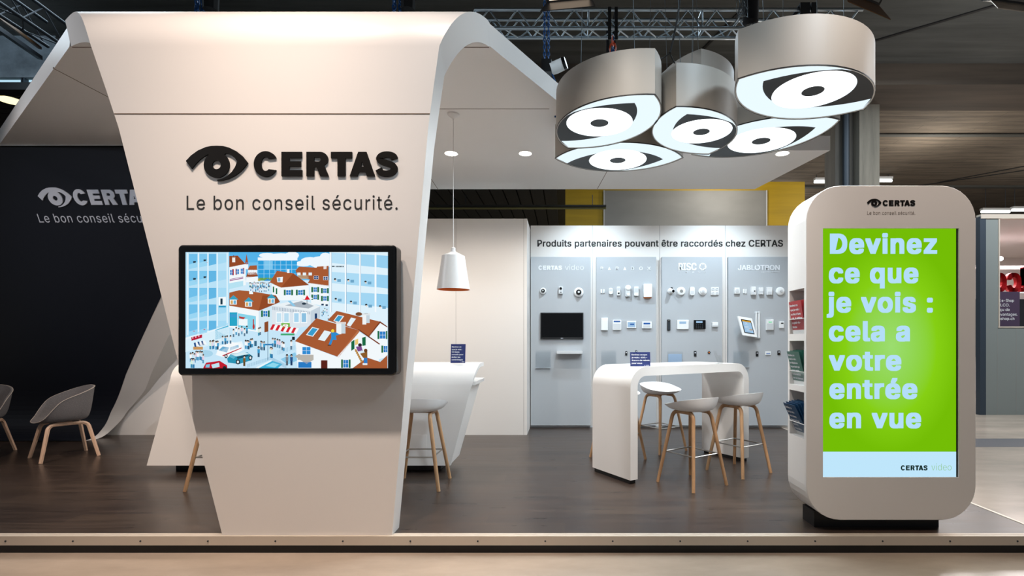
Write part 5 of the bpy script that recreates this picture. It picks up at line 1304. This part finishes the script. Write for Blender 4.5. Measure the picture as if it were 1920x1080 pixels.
# ================================================================== grey booth at the right
YBo = 10.2
bx = lambda px, Y=YBo: P(px, 0, Y).x
bz = lambda py, Y=YBo: P(0, py, Y).z
gb = thing('grey_booth', 'grey panelled booth with an opening into a lit white room at the right edge', 'booth', (bx(1850), YBo, -0.12))
bw = MB(); bw.box(bx(1848), bx(1873), YBo, YBo + 0.08, -0.12, bz(410)); bw.box(bx(1873), bx(2100), YBo, YBo + 0.08, -0.12, bz(612)); bw.box(bx(1873), bx(2100), YBo, YBo + 0.08, bz(408), bz(404))
rel(bw.build('wall_panel', M['booth'], smooth=False), gb)
bw = MB(); bw.box(bx(1837), bx(1848), YBo - 0.01, YBo + 0.10, -0.12, bz(406)); rel(bw.build('corner_post', mat('dark_blue_grey', '2c3844', 0.5), smooth=False), gb)
bw = MB(); bw.box(bx(1838), bx(2100), YBo - 0.02, YBo + 0.1, bz(410), bz(402)); bw.box(bx(1871.5), bx(1874), YBo - 0.012, YBo, bz(612), bz(410)); bw.box(bx(1871), bx(2100), YBo - 0.012, YBo, bz(614.5), bz(612)); rel(bw.build('frame_profile', M['alu'], smooth=False), gb)
bw = MB(); bw.box(bx(1869.7), bx(1870.3), YBo - 0.002, YBo, -0.12, bz(616)); bw.box(bx(1905), bx(1905.6), YBo - 0.002, YBo, -0.12, bz(616)); rel(bw.build('panel_joint', M['greyscreen'], smooth=False), gb)
bw = MB(); bw.box(bx(1848), 14, YBo + 0.1, 15, bz(408) - 0.02, bz(408) + 0.05); bw.box(bx(1848), 14, 15, 15.1, -0.12, bz(408)); bw.box(bx(1848), 14, 12.2, 12.3, bz(505, 12.2), bz(498, 12.2)); rel(bw.build('inner_room', M['boothin'], smooth=False), gb)
bw = MB(); bw.box(bx(1848), 14, 14.9, 14.98, 0.9, 2.6); rel(bw.build('inner_dark_band', M['darksteel'], smooth=False), gb)
area('booth_light', (10.5, 12.3, 3.75), (10.5, 12.3, 0), 230, (1, .93, .92), 2.5, 2.5)
t = thing('sign_letters', 'red three-dimensional letters seen from behind inside the grey booth', 'sign', tuple(P(1900, 548, 11.6)))
YE = 11.6; b = MB()
o = P(1956, 547, YE); kk = YE / F
text(b, 'elco', 96 * kk, 46 * kk, lambda x, y, z: Vector((o.x - x, YE + z, o.z + y)), 0.03, 0.08, 'l'); rel(b.build('lettering', M['red'], smooth=False), t)
b = MB(); b.box(P(1860, 0, YE).x, P(1960, 0, YE).x, YE - 0.02, YE + 0.09, P(0, 550, YE).z, P(0, 547.5, YE).z); rel(b.build('rail', M['plastic'], smooth=False), t)
t = thing('poster', 'dark purple poster with white lettering in the booth opening', 'poster', tuple(P(1890, 612, 10.5)))
YO = 10.5; a, c = P(1862, 613, YO), P(1912, 547, YO)
b = MB(); b.box(a.x, c.x, YO, YO + 0.02, a.z - 0.2, c.z); rel(b.build('sheet', M['purple'], smooth=False), t)
b = MB()
for s, x0, x1, base in (('nouvel e-Shop', 1856, 1901, 566), ("d'ELCO.", 1864, 1893, 574.5), ('aperçu de', 1860, 1893, 583), ('vos avantages.', 1858, 1908, 592), ('elcoshop.ch', 1862, 1902, 600)): ptext(b, s, x0, x1, base, 5.2, YO - 0.003, 0.0, 0.001, 'E')
rel(b.build('lettering', M['whiteink'], smooth=False), t)
for px, py, lab in ((1876, 485, 'bright spotlight inside the booth beside its frame'), (1916, 430, 'bright spotlight under the booth ceiling at the photo edge')):
    t = thing('booth_spotlight', lab, 'spotlight', tuple(P(px, py, 12.0)), 0, 'spotlights inside the grey booth')
    MB().lathe([(0.0001, -.04), (.045, -.03), (.055, 0)], 14, lambda x, y, z: FM(x, y, -z)).build('lens', emit('booth_lens', (1, .97, .94), 6), t)
    MB().lathe([(.06, 0), (.06, .12), (.02, .16)], 14, lambda x, y, z: FM(x, y, -z)).build('housing', M['plastic'], t); MB().tube([FM(0, .05, -.08), FM(0, .35, -.08)], .01, 6).build('stem', M['plastic'], t)

# ================================================================== hall lights, rigging
for i, (px0, px1, py, Y, lab) in enumerate(((1527, 1553, 341, 22, 'short fluorescent batten under the hall ceiling left of the kiosk top'), (1632, 1672, 339, 22, 'fluorescent batten under the hall ceiling just above the kiosk top'), (1840, 1893, 397, 24, 'fluorescent batten over the grey booth'), (1897, 1935, 394, 24, 'fluorescent batten at the right photo edge over the booth'))):
    a, c = P(px0, py, Y), P(px1, py, Y)
    t = thing('fluorescent_light', lab, 'ceiling light', tuple((a + c) / 2), 0, 'fluorescent battens in the hall')
    hw_ = (c.x - a.x) / 2
    b = MB(); b.tube([(-hw_, 0, 0), (hw_, 0, 0)], 0.06, 8); b.build('tube', M['tube'], t)
    b = MB(); b.box(-hw_, hw_, -0.1, 0.1, 0.07, 0.16); b.build('housing', M['plastic2'], t, smooth=False)
    b = MB(); b.tube([(-hw_ * .7, 0, 0.16), (-hw_ * .7, 0, 8.6 - a.z)], 0.012, 5); b.tube([(hw_ * .7, 0, 0.16), (hw_ * .7, 0, 8.6 - a.z)], 0.012, 5); b.build('hanger', M['darksteel'], t)

def stage_light(label, pos, yaw, pitch, m, w=0.42, h=0.24, d=0.2, glow=True):
    t = thing('stage_light', label, 'stage light', tuple(pos), 0, 'stage lights hung above the stand')
    Rm = Matrix.Rotation(R(yaw), 3, 'Z') @ Matrix.Rotation(R(pitch), 3, 'X')
    T = lambda x, y, z: Rm @ Vector((x, y, z))
    b = MB(); b.loft([[T(x * w / 2, y_, z * h / 2 * s2) for x, z in ((-1, -1), (1, -1), (1, 1), (-1, 1))] for y_, s2 in ((-d, 0.7), (-d * .4, 1), (0, 1))]); b.build('housing', M['black_plastic'], t, smooth=False)
    b = MB(); b.box(-w * .44, w * .44, 0.0, 0.006, -h * .42, h * .42, T); b.build('lamp_glass', emit('stage_lamp_glow', (1.0, .78, .58), 1.6) if glow else M['greyscreen'], t, smooth=False)
    for s2 in (-1, 1):
        b = MB(); b.box(-w / 2, w / 2, 0, 0.16, -0.003, 0.003, lambda x, y, z: T(x * (1 + y * 1.2), y + .002, s2 * (h / 2 + y * .45) + z)); b.build('barn_door', m, t, smooth=False)
    b = MB(); b.tube([T(-w / 2 - .02, -d * .5, 0), T(-w / 2 - .02, -d * .5, 0) + Vector((0, 0, .3)), T(w / 2 + .02, -d * .5, 0) + Vector((0, 0, .3)), T(w / 2 + .02, -d * .5, 0)], .012, 6); b.build('yoke', M['darksteel'], t)
    b = MB(); q = (T(-w / 2 - .02, -d * .5, 0) + T(w / 2 + .02, -d * .5, 0)) / 2 + Vector((0, 0, .3)); b.tube([q, Vector((q.x, q.y, 8.6 - pos.z))], .02, 8); b.build('drop_pipe', M['darksteel'], t)
    return t
stage_light('black stage light with a glowing slot above the truss beside the tower', P(1066, -24, 4.4), 172, -28, M['black_plastic'], 0.40, 0.2, 0.2)
stage_light('stage light with brown metal barn doors above the right eye lamp', P(1632, -34, 4.6), 205, -40, M['copper'], 0.5, 0.26, 0.2, False)
stage_light('stage light wrapped in crinkled foil at the top right corner', P(1905, -24, 4.6), 190, -30, M['foil'], 0.42, 0.24, 0.2, False)

def links(mb, a, c, L=0.05, r=0.006, wd=0.014):
    a, c = Vector(a), Vector(c); n = max(2, int((c - a).length / (L * 0.72))); d = (c - a).normalized()
    sx = d.cross(Vector((0.3, 1, 0.1))).normalized(); sy = d.cross(sx).normalized()
    for k2 in range(n):
        m_ = a + (c - a) * ((k2 + .5) / n); s = sx if k2 % 2 else sy
        mb.tube([m_ + s * wd * math.cos(q * PI / 4) + d * (L / 2) * math.sin(q * PI / 4) for q in range(9)], r, 5)
YH = 5.2
hp = P(1043, 124, YH)
t = thing('chain_hoist', 'black and white electric chain hoist on blue chains behind the canopy edge', 'hoist', tuple(hp))
b = MB(); b.tube([(-.06, 0, -.03), (.0, 0, -.01), (.07, -.02, .012)], [.06, .062, .06], 16); b.build('motor', M['plastic'], t)
b = MB(); b.tube([(.07, -.02, .012), (.1, -.028, .02)], [.064, .058], 16); b.build('motor_cap', M['gloss_black'], t); b = MB(); b.box(-.15, -.05, -.05, .05, -.08, .05); b.build('gear_case', M['black_plastic'], t, smooth=False)
for x0, x1 in ((1021, 1021), (1028.5, 1028.5)):
    b = MB(); links(b, P(x0, -30, YH) - hp, P(x1, 132, YH) - hp, .05, .0055, .012); b.build('chain', M['chainblue'], t)
b = MB(); b.tube([P(1028, 128, YH) - hp, P(1036, 140, YH) - hp, P(1041, 152, YH) - hp, Vector(P(1041, 156, YH) - hp) - Vector((0, 0, .35))], .008, 6); b.build('sling_hook', M['chainblue'], t)
hp = P(1149, 76, YT)
t = thing('truss_sling', 'black textile sling round the truss with an orange shackle', 'sling', tuple(hp))
for x0, x1 in ((1140, 1146), (1152.5, 1158.5)):
    b = MB(); a, c = P(x0, 14, YT - .05) - hp, P(x1, 74, YT - .05) - hp; b.box(a.x, c.x, -.055, -.045, c.z, a.z); b.box(a.x, c.x, .27, .28, c.z, a.z); b.box(a.x, c.x, -.055, .28, a.z, a.z + .008); b.build('strap', M['blackcloth'], t, smooth=False)
b = MB(); links(b, P(1149, 70, YT) - hp, P(1149, 97, YT) - hp, .16, .012, .045); b.build('shackle', M['shackle'], t)
b = MB(); links(b, P(1149, 66, YT) - hp, P(1149, 74, YT) - hp, .05, .012, .02); links(b, P(1149, 88, YT) - hp, Vector((0, 0, 3.86 - hp.z)), .06, .01, .02); b.build('chain', M['chainblue'], t)
hp = P(1407, 15, 5.6)
t = thing('chain_bag', 'black chain bag with a tangle of grey wires above the upper right lamp', 'bag', tuple(hp))
b = MB(); b.lathe([(.05, -.20), (.085, -.16), (.09, .1), (.08, .25)], 12); b.build('bag', M['blackcloth'], t)
for k2, (px, py) in enumerate(((1384, 68), (1395, 75), (1412, 68), (1428, 66), (1452, 60), (1458, 62))):
    b = MB(); b.tube([Vector((0, -.06, -.2)), (P(px, py, 5.0) - hp) * 0.5 + Vector((0, -.03, -.06)), P(px, py + 25, 4.4) - hp], .005, 5); b.build('wire', M['wire'] if k2 % 2 else M['cable'], t)
b = MB(); random.seed(3)
for k2 in range(5):
    cx_ = random.uniform(-.16, -.08); b.tube([Vector((cx_ + .05 * math.cos(a * .9 + k2), -.1, -.05 + .12 * math.sin(a * .9 + k2 * 2))) for a in range(9)], .004, 5)
b.tube([Vector((-.06, 0, .25)), Vector((-.06, 0, 8.56 - hp.z))], .008, 6)
b.build('wire_tangle', M['wire'], t)
hp = P(1508, 38, YT)
t = thing('truss_sling', 'black textile bundle wrapped round the truss behind the upper right lamp', 'sling', tuple(hp))
for x0, x1 in ((1500, 1518), (1521, 1530)):
    b = MB(); a, c = P(x0, 8, YT - .06) - hp, P(x1, 60, YT - .06) - hp; b.box(a.x, c.x, -.075, -.05, c.z, a.z); b.box(a.x, c.x, .27, .29, c.z, a.z); b.box(a.x, c.x, -.075, .29, a.z, a.z + .02); b.build('strap', M['blackcloth'], t, smooth=False)
for px, lab in ((375, 'blue and yellow chains showing above the left of the tower'), (745, 'dark blue chain pair above the right of the tower')):
    hp = P(px, 8, 6.6)
    t = thing('hoist_chain', lab, 'chain', tuple(hp), 0, 'chains hanging behind the tower top')
    for dx in (-.04, .04):
        b = MB(); links(b, Vector((dx, 0, 3.2)), Vector((dx, 0, 3.86 - hp.z)), .09, .012, .025); b.build('chain', M['chainblue'], t)
    b = MB(); b.lathe([(.02, -.1), (.09, -.08), (.1, .25), (.03, .3)], 10, lambda x, y, z: Vector((x + .14, y, z))); b.build('chain_bag', M['blackcloth'], t)
